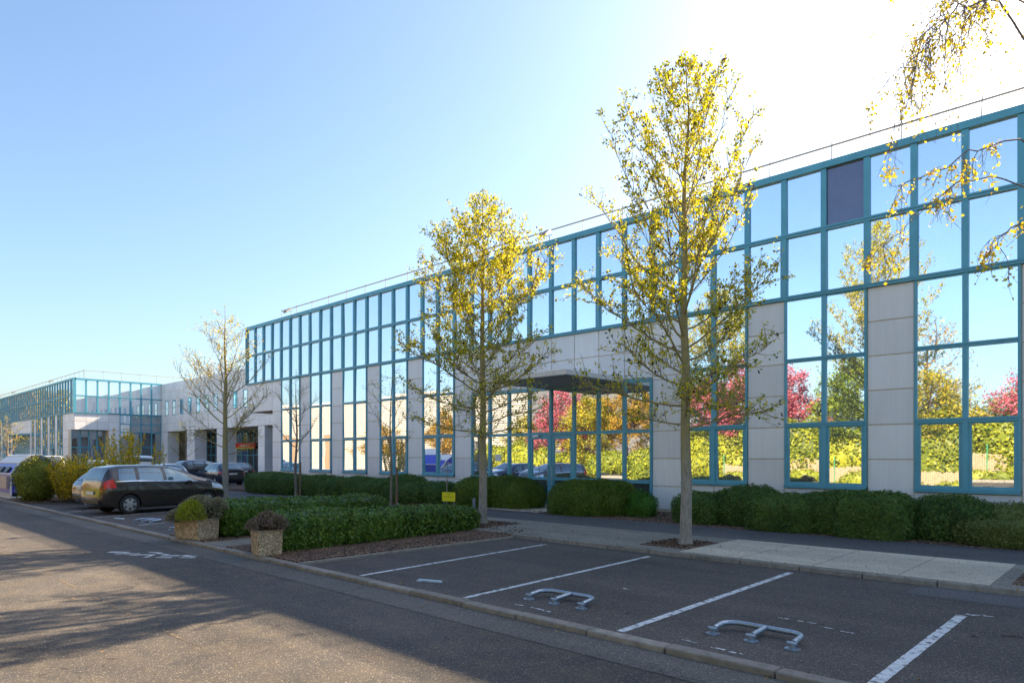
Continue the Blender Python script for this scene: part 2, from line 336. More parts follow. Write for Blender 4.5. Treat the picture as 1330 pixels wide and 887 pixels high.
# kerbs
def kerb(name,label,x0,x1,y0,y1,z,L=1.0):
    mb=MB(); x=x0; k=0
    while x<x1-.01:
        e=min(x+L*random.uniform(.9,1.1),x1); dz=random.uniform(-.006,.006); dy=random.uniform(-.006,.006)
        mb.box(x+.006,e-.006,y0+dy,y1+dy,-.04,z+dz); x=e
    o=mb.build(name,M['kerb'],bevel=.018); return tag(o,label,kind='structure')
kerb('kerb','low stone kerb between road and parking bays',-60,40,5.86,6.03,.065)
kerb('kerb','low kerb at the back of the bays',-11.1,40,11.62,11.74,.085)
kerb('kerb','kerb across the road',-120,60,-4.3,-4.19,.13)
sheet('asphalt_patch','smoother grey repair strip along the back kerb at the right',[(-2.6,10.75),(3,10.6),(3,11.61),(-2.5,11.61)],.003,M['asphalt3'])
mb=MB(); mb.box(-11.06,-10.96,6.1,11.6,-.04,.05); tag(mb.build('kerb',M['kerb'],bevel=.015),'thin kerb edging the near laurel hedge',kind='structure')
# painted lines
def strip(pts,wd,z=.004):
    mb=MB(); 
    n=40
    (xa,ya),(xb,yb)=pts; d=Vector((xb-xa,yb-ya)); L=d.length; d/=L; nrm=Vector((-d.y,d.x))
    for i in range(n):
        a=Vector((xa,ya))+d*L*i/n; b=Vector((xa,ya))+d*L*(i+1)/n
        def wv(q,s): return wd/2*(1+.16*noise.noise(Vector((q.x*7,q.y*7,s*9))))
        p=[a-nrm*wv(a,0),b-nrm*wv(b,0),b+nrm*wv(b,1),a+nrm*wv(a,1)]
        mb.poly([(q.x,q.y,z) for q in p])
    return mb
for i,(a,b,wd) in enumerate([((-9.34,6.25),(-9.69,11.25),.09),((-6.85,6.25),(-7.08,11.3),.09),((-4.29,6.25),(-4.39,11.35),.10),((-1.735,6.1),(-1.70,9.75),.11),
     ((-17.9,6.5),(-19.2,11.2),.08),((-20.6,6.5),(-22.0,11.2),.08),((-24.1,6.3),(-25.6,11.2),.08),((-27.2,6.3),(-28.7,11.2),.08)]):
    tag(strip((a,b),wd).build('painted_line',M['line']),'worn white bay line',kind='structure')
mb=MB()
for (x,y,a,b) in [(-3.55,6.42,.16,.05),(-3.18,6.38,.1,.04),(-2.98,6.36,.13,.05),(-6.0,6.45,.13,.04),(-5.7,6.45,.16,.04),(-5.52,6.42,.08,.03),(-3.2,8.1,.12,.04),(-2.95,8.1,.14,.03),(-2.7,8.0,.1,.03),(-5.6,8.3,.12,.03),(-1.5,9.93,.13,.12),(-1.62,9.86,.1,.1),(-2.45,7.95,.12,.03)]:
    for q_ in range(7):
        xo=x+random.uniform(-.45,.45)*a*1.3; yo=y+random.uniform(-.3,.3)*b; sa=random.uniform(.015,.05)
        mb.poly([(xo+sa*random.uniform(.4,1.2)*math.cos(t),yo+sa*.5*random.uniform(.3,1.2)*math.sin(t),.004+q_*.0003) for t in [k*math.pi/3.5 for k in range(7)]])
tag(mb.build('painted_marks',M['line']),'scattered scraps of worn white paint in the near bays',kind='structure')
mb=MB(); x=-40.0
while x<6:
    l=random.uniform(.05,.22); yy=2.78+.05*noise.noise(Vector((x*.8,0,3))); h0=random.uniform(.004,.02)*(1 if noise.noise(Vector((x*.5,4,3)))>-.2 else .3)
    mb.poly([(x,yy-h0,.003),(x+l*.5,yy-h0*1.6+random.gauss(0,.01),.003),(x+l,yy-h0*.4,.003),(x+l,yy+h0,.003),(x+l*.4,yy+h0*1.5+random.gauss(0,.01),.003),(x,yy+h0*.5,.003)]); x+=l*random.uniform(1,1.5)+(random.uniform(.2,1.2) if random.random()<.12 else 0)
M['seam']=masphalt('road_seam_grit',(.13,.10,.07),(.17,.13,.085),.5,.6)
tag(mb.build('road_seam',M['seam']),'gritty tan seam running along the near half of the road',kind='structure')
# worn pictogram on the road (bicycle and chevrons)
mb=MB()
def stroke(p,q,wd):
    p=Vector(p);q=Vector(q);d=(q-p).normalized();n_=Vector((-d.y,d.x))*wd/2
    mb.poly([(a.x,a.y,.0045) for a in (p-n_,q-n_,q+n_,p+n_)])
cx0,cy0=-14.35,4.72
for (a,b,wd) in [((-.95,-.45),(-.6,-.2),.16),((-.6,-.45),(-.25,-.1),.1),((-.2,-.3),(.1,.05),.12),((.1,.05),(.35,-.2),.08),((-.1,.15),(.3,.25),.07),((.35,.1),(.6,.35),.12),((.5,-.05),(.75,.15),.1),((-.35,.1),(-.05,.25),.07),((.6,.4),(.95,.5),.13),((.85,.25),(1.1,.45),.07)]:
    stroke((cx0+a[0],cy0+a[1]),(cx0+b[0],cy0+b[1]),wd)
tag(mb.build('painted_marks',mworn()),'worn white pictogram painted on the shaded road near the planters',kind='structure')
# ------------------------------------------------------------------ facades
class Fac:
    """u along wall, d outward, z up"""
    def __init__(s,o,u,n): s.o=Vector(o); s.u=Vector(u); s.n=Vector(n)
    def P(s,u,d,z): q=s.o+s.u*u+s.n*d; return (q.x,q.y,z)
    def box(s,mb,u0,u1,d0,d1,z0,z1,mi=0):
        p=[s.P(u0,d1,z0),s.P(u1,d1,z0),s.P(u1,d0,z0),s.P(u0,d0,z0),s.P(u0,d1,z1),s.P(u1,d1,z1),s.P(u1,d0,z1),s.P(u0,d0,z1)]
        mb.hexa(p,mi)
    def pane(s,mb,u0,u1,d,z0,z1,tilt=.0045):
        a=random.gauss(0,tilt); b=random.gauss(0,tilt); uc=(u0+u1)/2; zc=(z0+z1)/2
        def D(u,z): return d+a*(u-uc)+b*(z-zc)
        mb.hexa([s.P(u0,D(u0,z0),z0),s.P(u1,D(u1,z0),z0),s.P(u1,d-.03,z0),s.P(u0,d-.03,z0),
                 s.P(u0,D(u0,z1),z1),s.P(u1,D(u1,z1),z1),s.P(u1,d-.03,z1),s.P(u0,d-.03,z1)])
ZR=[10.12,8.27,6.46,4.67,2.83,1.03]
MX=1.107; X0=-42.1
def xi(i): return X0+MX*i
def panels(F,mb,u0,u1,z0,z1,n=1,h=.9,d=.022,g=.015):
    k=max(1,round((z1-z0)/h)); hh=(z1-z0)/k
    for j in range(k):
        for i in range(n):
            a=u0+(u1-u0)*i/n; b=u0+(u1-u0)*(i+1)/n
            F.box(mb,a+g,b-g,.0,d+random.uniform(-.002,.002),z0+hh*j+g,z0+hh*(j+1)-g)
def upper_module(F,parent,u0,u1,zt,zm,zb,dark=False,wide=False,gm='glass'):
    f=MB(); mw=.075
    F.box(f,u0-mw,u0+mw,.0,.10,zb+.09,zt-.20)                      # mullion on the left edge
    if wide: F.box(f,u0-.1,u0+.1,.0,.085,zb+.09,zm-.065)
    F.box(f,u0+.001,u1-.001,.0,.14,zt-.19,zt)                        # head beam
    F.box(f,u0+.001,u1-.001,.0,.115,zm-.06,zm+.06)
    F.box(f,u0+.001,u1-.001,.0,.118,zm-.008,zm+.008,1)
    F.box(f,u0+.001,u1-.001,.0,.12,zb-.03,zb+.08)
    F.box(f,u0+.001,u1-.001,.0,.123,zb+.02,zb+.032,1)
    o=f.build('window',[M['teal'],M['tealdark']],parent)
    for (a,b,k) in ((zm+.06,zt-.19,0),(zb+.08,zm-.06,1)):
        p=MB(); F.pane(p,u0+mw,u1-mw,.03,a,b); q=p.build('pane',M['glassdark'] if (dark and k==0) else M[gm],o)
    return o
def lower_window(F,parent,u0,u1,rows,n=2,gm='glass',sash=True):
    """rows: descending z list"""
    f=MB(); zt,zb=rows[0],rows[-1]
    F.box(f,u0,u0+.06,.0,.07,zb,zt); F.box(f,u1-.06,u1,.0,.07,zb,zt)
    for k in range(1,n):
        um=u0+(u1-u0)*k/n; F.box(f,um-.06,um+.06,.0,.09,zb+.05,zt-.04)
    for k,z in enumerate(rows):
        hh=.055
        if k==0: F.box(f,u0+.061,u1-.061,.0,.065,z-.07,z)
        elif k==len(rows)-1: F.box(f,u0-.0,u1+.0,.0,.12,z-.001,z+.09)
        else:
            F.box(f,u0+.061,u1-.061,.0,.10,z-hh,z+hh); F.box(f,u0+.061,u1-.061,.0,.103,z-.006,z+.004,1)
    o=f.build('window',[M['teal'],M['tealdark']],parent)
    for k in range(len(rows)-1):
        a=rows[k+1]+(.09 if k==len(rows)-2 else .055); b=rows[k]-(.07 if k==0 else .055)
        for j in range(n):
            ua=u0+(u1-u0)*j/n+(.06); ub=u0+(u1-u0)*(j+1)/n-.06
            if sash and k==len(rows)-2:
                s=MB(); sw=.075
                F.box(s,ua,ua+sw,.0,.055,a,b); F.box(s,ub-sw,ub,.0,.055,a,b); F.box(s,ua+sw,ub-sw,.0,.055,a,a+sw); F.box(s,ua+sw,ub-sw,.0,.055,b-sw*.6,b)
                s.build('sash',M['teal'],o); p=MB(); F.pane(p,ua+sw,ub-sw,.028,a+sw,b-sw*.6)
            else:
                p=MB(); F.pane(p,ua,ub,.028,a,b)
            p.build('pane',M[gm],o)
    return o
# ---- main building
YF=19.7
B=empty('office_building','long main office with mirror glass and blue frames, filling the right of the photo','building',(0,0,0))
F=Fac((0,YF,0),(1,0,0),(0,-1,0))
NM=50
core=MB()
core.box(X0,xi(NM),YF,YF+22,4.69,10.0)                       # upper floor
core.box(xi(3),xi(NM),YF,YF+22,0,4.69)
core.build('wall',M['joint'],B)
rf=MB(); rf.box(X0+.02,xi(NM),YF+.02,YF+22,10.0,10.10); rf.build('roof',M['soffit'],B)
# end wall panels
E1=Fac((X0,YF,0),(0,1,0),(-1,0,0)); mb=MB(); panels(E1,mb,0.0,22,4.7,10.0,20,.9)
# facade cladding
WIN=[(4,6),(7,9),(10,12),(13,15),(16,18),(28,30),(31,33),(34,36),(37,39),(40,42),(43,45),(46,48)]
cover=set()
for a,b in WIN: cover.update(range(a,b))
for i in range(0,NM):
    u0,u1=xi(i),xi(i+1)
    if i<3: panels(F,mb,u0,u1,4.68,6.43,1,.9); continue
    if 19<=i<27: panels(F,mb,u0,u1,4.58,6.43,1,.9); continue
    if i not in cover: panels(F,mb,u0,u1,.93,6.43,1,.9)
    panels(F,mb,u0,u1,.16,.93 if i not in cover else 1.02,1,.9)
mb.build('cladding',M['clad'],B,bevel=.006)
for i in range(0,NM): 
    if i<NM: upper_module(F,B,xi(i),xi(i+1),*ZR[:3],dark=(i==32),wide=(i%3==1))
m=MB(); F.box(m,X0-.08,X0+.001,-.001,.14,6.43,10.12); m.build('corner_post',M['teal'],B)
for a,b in WIN: lower_window(F,B,xi(a)+.01,xi(b)-.01,ZR[2:])
# entrance
ent=MB(); e0,e1=xi(19),xi(27); zh=4.56
us=[xi(k) for k in range(19,28)]
for k,u in enumerate(us):
    if k in (0,8): a,b=(u,u+.07) if k==0 else (u-.07,u); F.box(ent,a,b,0,.09,.10,zh)
    else: F.box(ent,u-.055,u+.055,0,.10,.10,zh-.12)
for k in range(8):
    a=us[k]+.056; b=us[k+1]-.056
    F.box(ent,a,b,0,.11,zh-.12,zh); F.box(ent,a,b,0,.095,2.72,2.84)
    if k not in (3,4): F.box(ent,a,b,0,.09,1.0,1.12); F.box(ent,a,b,0,.09,.10,.2)
eo=ent.build('entrance_frame',M['teal'],B)
for k in range(8):
    a=us[k]+.056; b=us[k+1]-.056
    p=MB(); F.pane(p,a,b,.03,2.84,zh-.12); p.build('pane',M['glass'],eo)
    if k not in (3,4):
        p=MB(); F.pane(p,a,b,.03,1.12,2.72); p.build('pane',M['glass'],eo)
        p=MB(); F.pane(p,a,b,.03,.2,1.0); p.build('pane',M['glassclear'],eo)
for k in (3,4):
    a=us[k]+.057; b=us[k+1]-.057; dm=MB(); s=.1
    a+= 0; F.box(dm,a,a+s,0,.075,.11,2.71); F.box(dm,b-s,b,0,.075,.11,2.71)
    F.box(dm,a+s,b-s,0,.075,.11,.24); F.box(dm,a+s,b-s,0,.075,2.58,2.71); F.box(dm,a+s,b-s,0,.07,1.02,1.13)
    d=dm.build('door',M['teal'],B)
    for z0,z1,g in ((1.13,2.58,'glass'),(.24,1.02,'glassclear')):
        p=MB(); F.pane(p,a+s,b-s,.03,z0,z1); p.build('pane',M[g],d)
    hx=b-.05 if k==3 else a+.05
    hm=MB(); pts=[F.P(hx,.08,.82),F.P(hx,.14,.82),F.P(hx,.14,1.55),F.P(hx,.08,1.55)]; hm.tube(pts,.016,8); hm.build('door_handle',M['steel'],d,True)
pp=MB(); F.box(pp,-19.66,-19.33,.034,.037,1.72,2.0); pp.build('paper_notice',M['white'],B)
lb=MB(); F.box(lb,-17.5,-17.2,.105,.16,2.66,2.74); lb.build('door_closer',M['white'],B)
# "28" on the glass over the door
tc=bpy.data.curves.new('house_number','FONT'); tc.body='28'; tc.size=.30; tc.extrude=.002
to=bpy.data.objects.new('tmp',tc); C.objects.link(to); to.location=(-16.15,YF-.036,2.93); to.rotation_euler=(rad(90),0,0)
bpy.context.view_layer.update(); dg=bpy.context.evaluated_depsgraph_get()
me=bpy.data.meshes.new_from_object(to.evaluated_get(dg)); me.transform(to.matrix_world); bpy.data.objects.remove(to)
me.materials.clear(); me.materials.append(M['redsign']); o=bpy.data.objects.new('house_number',me); C.objects.link(o); o.parent=B
# canopy
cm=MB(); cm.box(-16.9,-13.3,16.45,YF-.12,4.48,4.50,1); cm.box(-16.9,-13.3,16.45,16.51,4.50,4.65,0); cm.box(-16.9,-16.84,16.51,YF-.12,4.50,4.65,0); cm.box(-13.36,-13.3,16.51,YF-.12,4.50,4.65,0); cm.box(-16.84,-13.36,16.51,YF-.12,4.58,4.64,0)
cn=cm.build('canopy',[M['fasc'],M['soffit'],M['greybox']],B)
# roof rail
def railing(parent,pts,z=10.98,sp=1.82,zr=10.1):
    r=MB()
    for a,b in zip(pts[:-1],pts[1:]):
        a=Vector(a);b=Vector(b); L=(b-a).length; r.tube([(a.x,a.y,z),(b.x,b.y,z)],.028,6)
        n=int(L/sp)
        for k in range(n+1):
            q=a.lerp(b,min(1,k*sp/L)); q2=q+Vector((0.0,-.22))
            r.tube([(q.x,q.y,zr-.02),(q.x+.03,q.y,z+.12)],.016,5)
    return r.build('railing',M['rail'],parent,True)
railing(B,[(-39.6,20.7),(xi(NM)-.5,20.7)])
def floodlight(x,y,z,label):
    t=empty('floodlight',label,'lamp',(x,y,z),0,'floodlights on the roof edges')
    b=MB(); b.tube([(0,0,0),(0,-.05,.28)],.03,8); t.scale=(.72,.72,.72); b.tube([(-.2,-.05,.28),(.2,-.05,.28)],.02,6); b.build('bracket',M['steel'],t,True)
    h=MB(); Mx=Matrix.Rotation(rad(35),4,'X')
    pts=[(-.26,-.5,.3),(.26,-.5,.3),(.22,.12,.3),(-.22,.12,.3),(-.24,-.46,.44),(.24,-.46,.44),(.18,.1,.46),(-.18,.1,.46)]
    h.hexa([tuple(Matrix.Translation((0,0,.12))@(Mx@Vector(p)) ) for p in pts]); hd=h.build('lamp_housing',M['rail'],t,bevel=.02)
    l=MB(); l.quad(*[tuple(Matrix.Translation((0,0,.12))@(Mx@Vector(p))) for p in ((-.22,-.46,.296),(-.19,.08,.296),(.19,.08,.296),(.22,-.46,.296))]); l.build('lens',M['head'],hd)
    return t
floodlight(-36.4,YF-.05,10.12,'floodlight on the main roof edge near its far left end')
floodlight(-16.7,YF-.05,10.12,'floodlight on the main roof edge between the two tall trees')
# ---- recessed connecting block
YC=28.3
L=empty('office_building','recessed grey panelled block with pillars and small narrow windows between the glass blocks','building')
Fc=Fac((0,YC,0),(1,0,0),(0,-1,0))
c=MB(); c.box(-82.3,X0-.01,YC,YC+14,4.62,10.0)
c.box(-82.3,X0-.01,YC+4,YC+14,0,4.62); c.build('wall',M['joint'],L)
mb=MB(); 
wc=[-80.5+2.17*k for k in range(17)]
def clad_with_windows():
    xs=[-82.2]
    for x in wc: xs+= [x-.475,x+.475]
    xs.append(X0-.05)
    for k in range(len(xs)-1):
        a,b=xs[k],xs[k+1]
        if b-a<.06: continue
        if k%2==0: panels(Fc,mb,a,b,4.62,10.05,1,.9)
        else: panels(Fc,mb,a,b,4.62,6.42,1,.9); panels(Fc,mb,a,b,8.08,10.05,1,.98)
clad_with_windows()
mb.build('cladding',M['clad'],L,bevel=.006)
for x in wc:
    f=MB(); Fc.box(f,x-.47,x-.40,0,.03,6.43,8.07); Fc.box(f,x+.40,x+.47,0,.03,6.43,8.07); Fc.box(f,x-.40,x+.40,0,.03,6.43,6.5); Fc.box(f,x-.40,x+.40,0,.03,8.0,8.07); Fc.box(f,x-.4,x+.4,0,.028,7.2,7.25)
    o=f.build('window',M['teal'],L); p=MB(); Fc.pane(p,x-.40,x+.40,.01,6.5,8.0); p.build('pane',M['glass'],o)
for a,b in ((-82.15,-80.3),(-74.75,-72.7),(-67.2,-65.9),(-58.4,-57.2),(-50,-48.8)):
    p=MB(); p.box(a+.02,b-.02,YC+.02,YC+1.18,0,4.60); q=MB()
    for k in range(5):
        q.box(a,b,YC-.03,YC,.004+k*.92,.91+k*.92); q.box(a-.02,a+.018,YC,YC+1.2,.004+k*.92,.91+k*.92); q.box(b-.018,b+.02,YC,YC+1.2,.004+k*.92,.91+k*.92)
    pl=p.build('pillar',M['joint'],L); q.build('pillar_cladding',M['clad'],pl)
# back wall of the porch: glazing between pillars
Fb=Fac((0,YC+4,0),(1,0,0),(0,-1,0))
bw=MB()
for a,b in ((-82.2,-80.6),(-73.2,-71.6),(-66.3,-64.7),(-58.8,-57.0)): panels(Fb,bw,a,b,0,4.6,1,.92)
bw.build('porch_wall',M['clad'],L)
for a,b,g in ((-80.6,-73.2,'darkroom'),(-71.6,-66.3,'glassclear'),(-64.7,-58.8,'glassclear'),(-57.0,-48,'glassclear')):
    n=max(3,round((b-a)/1.3)); lower_window(Fb,L,a,b,[4.6,3.0,2.0,.05],n,g,sash=False)
sg=empty('shop_sign','red and yellow sign board under the porch of the recessed block','sign',(-68.8,YC+3.6,2.95))
s=MB(); s.box(-2.2,2.2,-.06,.06,-.28,.32); s.build('board',M['redsign'],sg); s=MB(); s.box(-2.2,2.2,-.064,-.06,-.28,-.16); s.build('stripe',M['yellow'],sg)
s=MB()
for k in range(9): s.box(-1.1+k*.24,-.95+k*.24,-.066,-.061,-.04,.12)
s.build('lettering',M['white'],sg)
# ---- far block
XE=-82.2
K=empty('office_building','far left glass office block with the sunlit side wall','building')
k_=MB(); k_.box(-200,XE,YF,YF+30,4.69,10.0); k_.box(-200,XE-1.2,YF,YF+30,0,4.69); k_.build('wall',M['joint'],K)
r_=MB(); r_.box(-200,XE-.02,YF+.02,YF+30,10,10.1); r_.build('roof',M['soffit'],K)
def xk(i): return XE-MX*i
mb=MB(); NK=62
pil=set([2,3,6,9,12,15,16]+list(range(28,62,3)))
for i in range(NK):
    a,b=xk(i+1),xk(i)
    if i<44: upper_module(F,K,a,b,*ZR[:3],wide=(i%3==1))
    if i<2: panels(F,mb,a,b,4.68,6.43,1,.9); continue
    if 18<=i<27: panels(F,mb,a,b,4.68,6.43,1,.9)
    elif i in (2,3,6,9,12,15,17,27,30,33,36,39,42): panels(F,mb,a,b,.16,6.43,1,.9)
    else: panels(F,mb,a,b,.16,1.0,1,.9)
for i in (4,7,10,13,28,31,34,37,40): lower_window(F,K,xk(i+2)+.01,xk(i)-.01,ZR[2:],sash=False)
lower_window(F,K,xk(17)+.01,xk(16)-.01,ZR[2:],1,sash=False)
lower_window(F,K,xk(27)+.01,xk(18)-.01,[4.6,2.83,.1],9,sash=False)
ck=MB(); ck.box(xk(27),xk(18),YF-1.6,YF-.13,4.45,4.66); ck.build('canopy',M['teal'],K)
# end wall facing +X
Fe=Fac((XE,YF,0),(0,1,0),(1,0,0)); me_=(YC-YF)/8
for i in range(8): upper_module(Fe,K,me_*i+ (.02 if i==0 else 0),me_*(i+1),*ZR[:3],wide=True)
m=MB(); m.box(XE-.14,XE+.14,YF-.14,YF+.14,6.43,10.125); m.build('corner_post',M['teal'],K)
panels(Fe,mb,0,me_*4,4.68,6.43,4,.9)
Fi=Fac((XE-1.2,YF,0),(0,1,0),(1,0,0))
panels(Fe,mb,me_*3,me_*4,.1,4.66,1,.9)
fx=MB(); Fe.box(fx,me_*3,me_*8,-1.3,-.005,0,4.67); fx.build('wall',M['joint'],K)
lower_window(Fi,K,0.0,me_*3,[4.66,2.83,.1],4,'glassclear',sash=False)
for j in range(4):
    lower_window(Fe,K,me_*(4+j)+.01,me_*(5+j)-.01,[6.42,5.4,4.5,2.85,1.0,.1],1,'glassclear' if j else 'glass',sash=False)
mb.build('cladding',M['clad'],K,bevel=.006)
railing(K,[(-200,20.9),(XE-1.2,20.9),(XE-1.2,YC+8)],z=11.1)
for x,lab in ((-90.5,'floodlight on the far block roof, rightmost of three'),(-110,'floodlight on the far block roof, middle of three'),(-119.5,'floodlight on the far block roof, leftmost of three')): floodlight(x,YF-.05,10.12,lab)
# ---- opposite warehouse (seen mirrored in the panes)
W=empty('warehouse','white ribbed warehouse across the road, mirrored in the office windows','building')
m=MB(); m.box(-150,-49,-45,-15,0,9.9); m.build('wall',M['shed'],W)
m=MB()
for k in range(38): m.box(-150,-49,-15+.002,-14.94,.3+k*.25,.36+k*.25)
m.build('wall_rib',M['gutter'],W)
m=MB()
for a in (-118,-104,-90): m.box(a,a+6,-14.93,-14.88,0.0,5.0)
m.build('shutter',M['wood'],W)
# ------------------------------------------------------------------ trees
M['leafT']=mleaf('plane_leaves',[(0,(.86,.70,.03)),(.5,(.68,.60,.035)),(.68,(.32,.38,.035)),(.87,(.17,.25,.03)),(.89,(.05,.03,.03)),(1,(.035,.02,.025))],.55)
def interp(tab,x):
    if x<=tab[0][0]: return tab[0][1]
    for (a,b),(c,d) in zip(tab[:-1],tab[1:]):
        if x<=c: return b+(d-b)*(x-a)/(c-a)
    return tab[-1][1]
def tree(name,label,loc,H,r0,reach,rise,zf,nl,leafmat,barkmat,lsize=.055,dens=1.0,group=None,ldens=None,lean=(0,0),seed=1,sub=1.0,cat='tree',sides=5,twr=1.0,spread=.05,lr=1.0):
    R=random.Random(seed); t=empty(name,label,cat,loc,0,group)
    tr=MB(); lf=[]; ld=[]
    # trunk path
    tp=[];rs=[]
    K=16
    for k in range(K+1):
        z=H*k/K; wob=.06*min(1,z/2)
        tp.append(Vector((lean[0]*z/H+wob*noise.noise(Vector((z*.5,seed,0)))*2,lean[1]*z/H+wob*noise.noise(Vector((z*.5,seed,9)))*2,z)))
        f=1-(z/H); rs.append(max(.006,r0*(f**.85)*(1 if z>.25 else 1+.35*(1-z/.25))))
    # add flare point
    tr.tube([Vector((0,0,-.05))]+[tp[0]+Vector((0,0,.02))]+[tp[0].lerp(tp[1],.35)]+tp[1:],[r0*1.45,r0*1.25,r0*1.02]+rs[1:],12)
    def trunkat(z):
        k=min(K-1,int(z/H*K)); return tp[k].lerp(tp[k+1],z/H*K-k), rs[k]+(rs[k+1]-rs[k])*(z/H*K-k)
    def leaves(p,d,n):
        for _ in range(n):
            lf.append((p.x+R.gauss(0,spread),p.y+R.gauss(0,spread),p.z+R.gauss(0,spread))); ld.append((d.x,d.y,d.z))
    def twig(p,d,L,r):
        pts=[p]; q=p; dd=d.copy(); n=3
        for k in range(n):
            dd=(dd+Vector((R.gauss(0,.15),R.gauss(0,.15),R.gauss(.06,.12)))).normalized(); q=q+dd*L/n; pts.append(q)
        tr.tube(pts,[r,r*.75,r*.5,r*.3],3,cap=False)
        return pts,dd
    def dn(z): return dens*(interp(ldens,z) if ldens else 1)
    az=R.uniform(0,6.28)
    for i in range(nl):
        tt=(i+R.random()*.6)/nl; z=zf+(H*.97-zf)*tt**1.0; az+=2.4+R.uniform(-.35,.35)
        p,tr_r=trunkat(z); rc=interp(reach,z)*R.uniform(.72,1.1); up=interp(rise,z)*R.uniform(.8,1.2)
        d=Vector((math.cos(az),math.sin(az),0)); L=rc*math.hypot(1,up)
        up=min(up,max(.1,(H-.3-.75*(rc**1.5 if H<12 else 0)-p.z)/rc)); n=7; pts=[]; sag=R.uniform(-.10,.10)
        side=Vector((-d.y,d.x,0))*R.uniform(-.18,.18)*rc
        for k in range(n+1):
            u=k/n; q=p+d*rc*(u**.92)+side*u*u+Vector((0,0,rc*up*(u**1.25)+sag*math.sin(u*3.1)*rc))
            q+=Vector((R.gauss(0,.02),R.gauss(0,.02),R.gauss(0,.02)))*L*.5*u; pts.append(q)
        br=lr*max(.007,min(tr_r*.55,r0*.33*(rc/max(reach,key=lambda a:a[1])[1])**.8+.004))
        tr.tube(pts,[br*(1-.85*k/n) for k in range(n+1)],sides)
        ns=int((6+9*rc)*sub)
        for s in range(ns):
            u=.22+.78*(s+R.random())/ns; kk=min(n-1,int(u*n)); q=pts[kk].lerp(pts[kk+1],u*n-kk)
            ax=(pts[kk+1]-pts[kk]).normalized(); rnd=Vector((R.gauss(0,1),R.gauss(0,1),R.gauss(.15,.6))).normalized()
            dd=(ax*.75+rnd*.8+Vector((0,0,.35*up))).normalized()
            sl_=rc*R.uniform(.16,.38)*(1.15-.5*u)+.12
            tp2,ed=twig(q,dd,sl_,br*.32*twr+.002)
            nt_=max(1,int(sl_*7*sub))
            for a in range(nt_):
                v=.25+.75*R.random(); k2=min(2,int(v*3)); q2=tp2[k2].lerp(tp2[k2+1],v*3-k2)
                d2=(ed+Vector((R.gauss(0,.7),R.gauss(0,.7),R.gauss(.1,.5)))).normalized(); l2=R.uniform(.08,.22)
                e=q2+d2*l2; tr.tube([q2,q2.lerp(e,.5)+Vector((0,0,.01)),e],[.0028*twr,.002*twr,.0012*twr],3,cap=False)
                for b in range(2):
                    if R.random()<.9: leaves(q2.lerp(e,R.uniform(.3,1.05)),d2,int(dn(e.z)*2.0*R.choice([.3,.8,1.2,1.8])+R.random()))
            leaves(tp2[-1],ed,int(dn(q.z)*2+R.random()))
        leaves(pts[-1],d,int(dn(z)*3))
    # leader tip shoots
    p,_=trunkat(H*.99); leaves(p,Vector((0,0,1)),int(8*dens))
    tr.build('trunk',barkmat,t,True)
    if lf:
        S=np.array([R.uniform(.7,1.3)*lsize for _ in lf]); fast_mesh('crown',leafmesh(lf,S,dirs=ld,jit=1.0),leafmat,t)
    return t
T1=tree('tree','tallest tree, right of centre, pale trunk and yellow green crown above the roof rail',(-7.14,12.8,.07),10.4,.128,
   [(2.3,1.5),(3.2,2.3),(4.2,2.1),(5.5,1.75),(7,1.3),(8.2,.9),(9.4,.4),(10.1,.1)],[(2.3,.12),(3.5,.45),(4.5,1.0),(6,1.7),(8,2.6),(10,3)],2.35,58,M['leafT'],M['bark'],
   lsize=.068,dens=1.6,ldens=[(2,.45),(4,.45),(4.8,.85),(11,1.05)],seed=5,sub=1.25,spread=.035,lr=.62)
T2=tree('tree','middle tree in the soil square beside the near laurel hedge, bright yellow crown',(-13.32,12.84,.07),9.2,.118,
   [(2.3,1.7),(3.3,2.2),(4.5,1.9),(5.6,1.8),(6.8,1.35),(7.8,.75),(8.85,.15)],[(2.3,.1),(3.5,.45),(4.5,1.0),(6,1.8),(9,3)],2.3,56,M['leafT'],M['bark'],
   lsize=.068,dens=1.6,ldens=[(2,.25),(3.8,.3),(5,1.1),(7,1.2),(9.6,.8)],seed=12,sub=1.25,spread=.035,lr=.62)
T3=tree('tree','nearly bare tree behind the planters beside the dark car, yellow leaves on top',(-28.4,12.3,.0),8.2,.14,
   [(2.2,1.7),(3,2.3),(4.2,2.0),(5.5,1.4),(7,.8),(8.3,.2)],[(2.2,.55),(3.5,1.0),(5,1.7),(7,2.6)],2.0,34,M['leafY'],M['bark'],
   lsize=.075,dens=.3,ldens=[(2,.3),(5,.4),(6.8,1.0),(8.6,2.0)],seed=22,sub=1.1,lr=.6)
tree('sapling','bare young tree standing by the dark clipped hedges, nearer the left of the two saplings',(-29.4,16.1,.05),6.0,.075,
   [(2.2,1.0),(3.5,1.1),(5,.7),(6,.15)],[(2,1.0),(4,1.7),(6,2.5)],2.0,16,M['leafY'],M['barkbare'],lsize=.05,dens=.12,seed=31,sub=.9)
tree('sapling','thin young tree with a few green leaves tied beside a wooden stake',(-20.44,15.0,.05),5.3,.05,
   [(1.9,.8),(3,1.0),(4.5,.7),(5.3,.15)],[(2,.8),(4,1.5),(6,2.5)],1.9,14,M['leafT'],M['barkbare'],lsize=.06,dens=.45,seed=37,sub=.8)
tree('sapling','small bare tree in the court in front of the recessed block pillars',(-52.0,19.6,.0),4.6,.06,
   [(1.6,1.0),(3,1.3),(4.6,.2)],[(2,.9),(4,1.6)],1.6,14,M['leafT'],M['barkbare'],lsize=.07,dens=.4,seed=41,sub=.8)
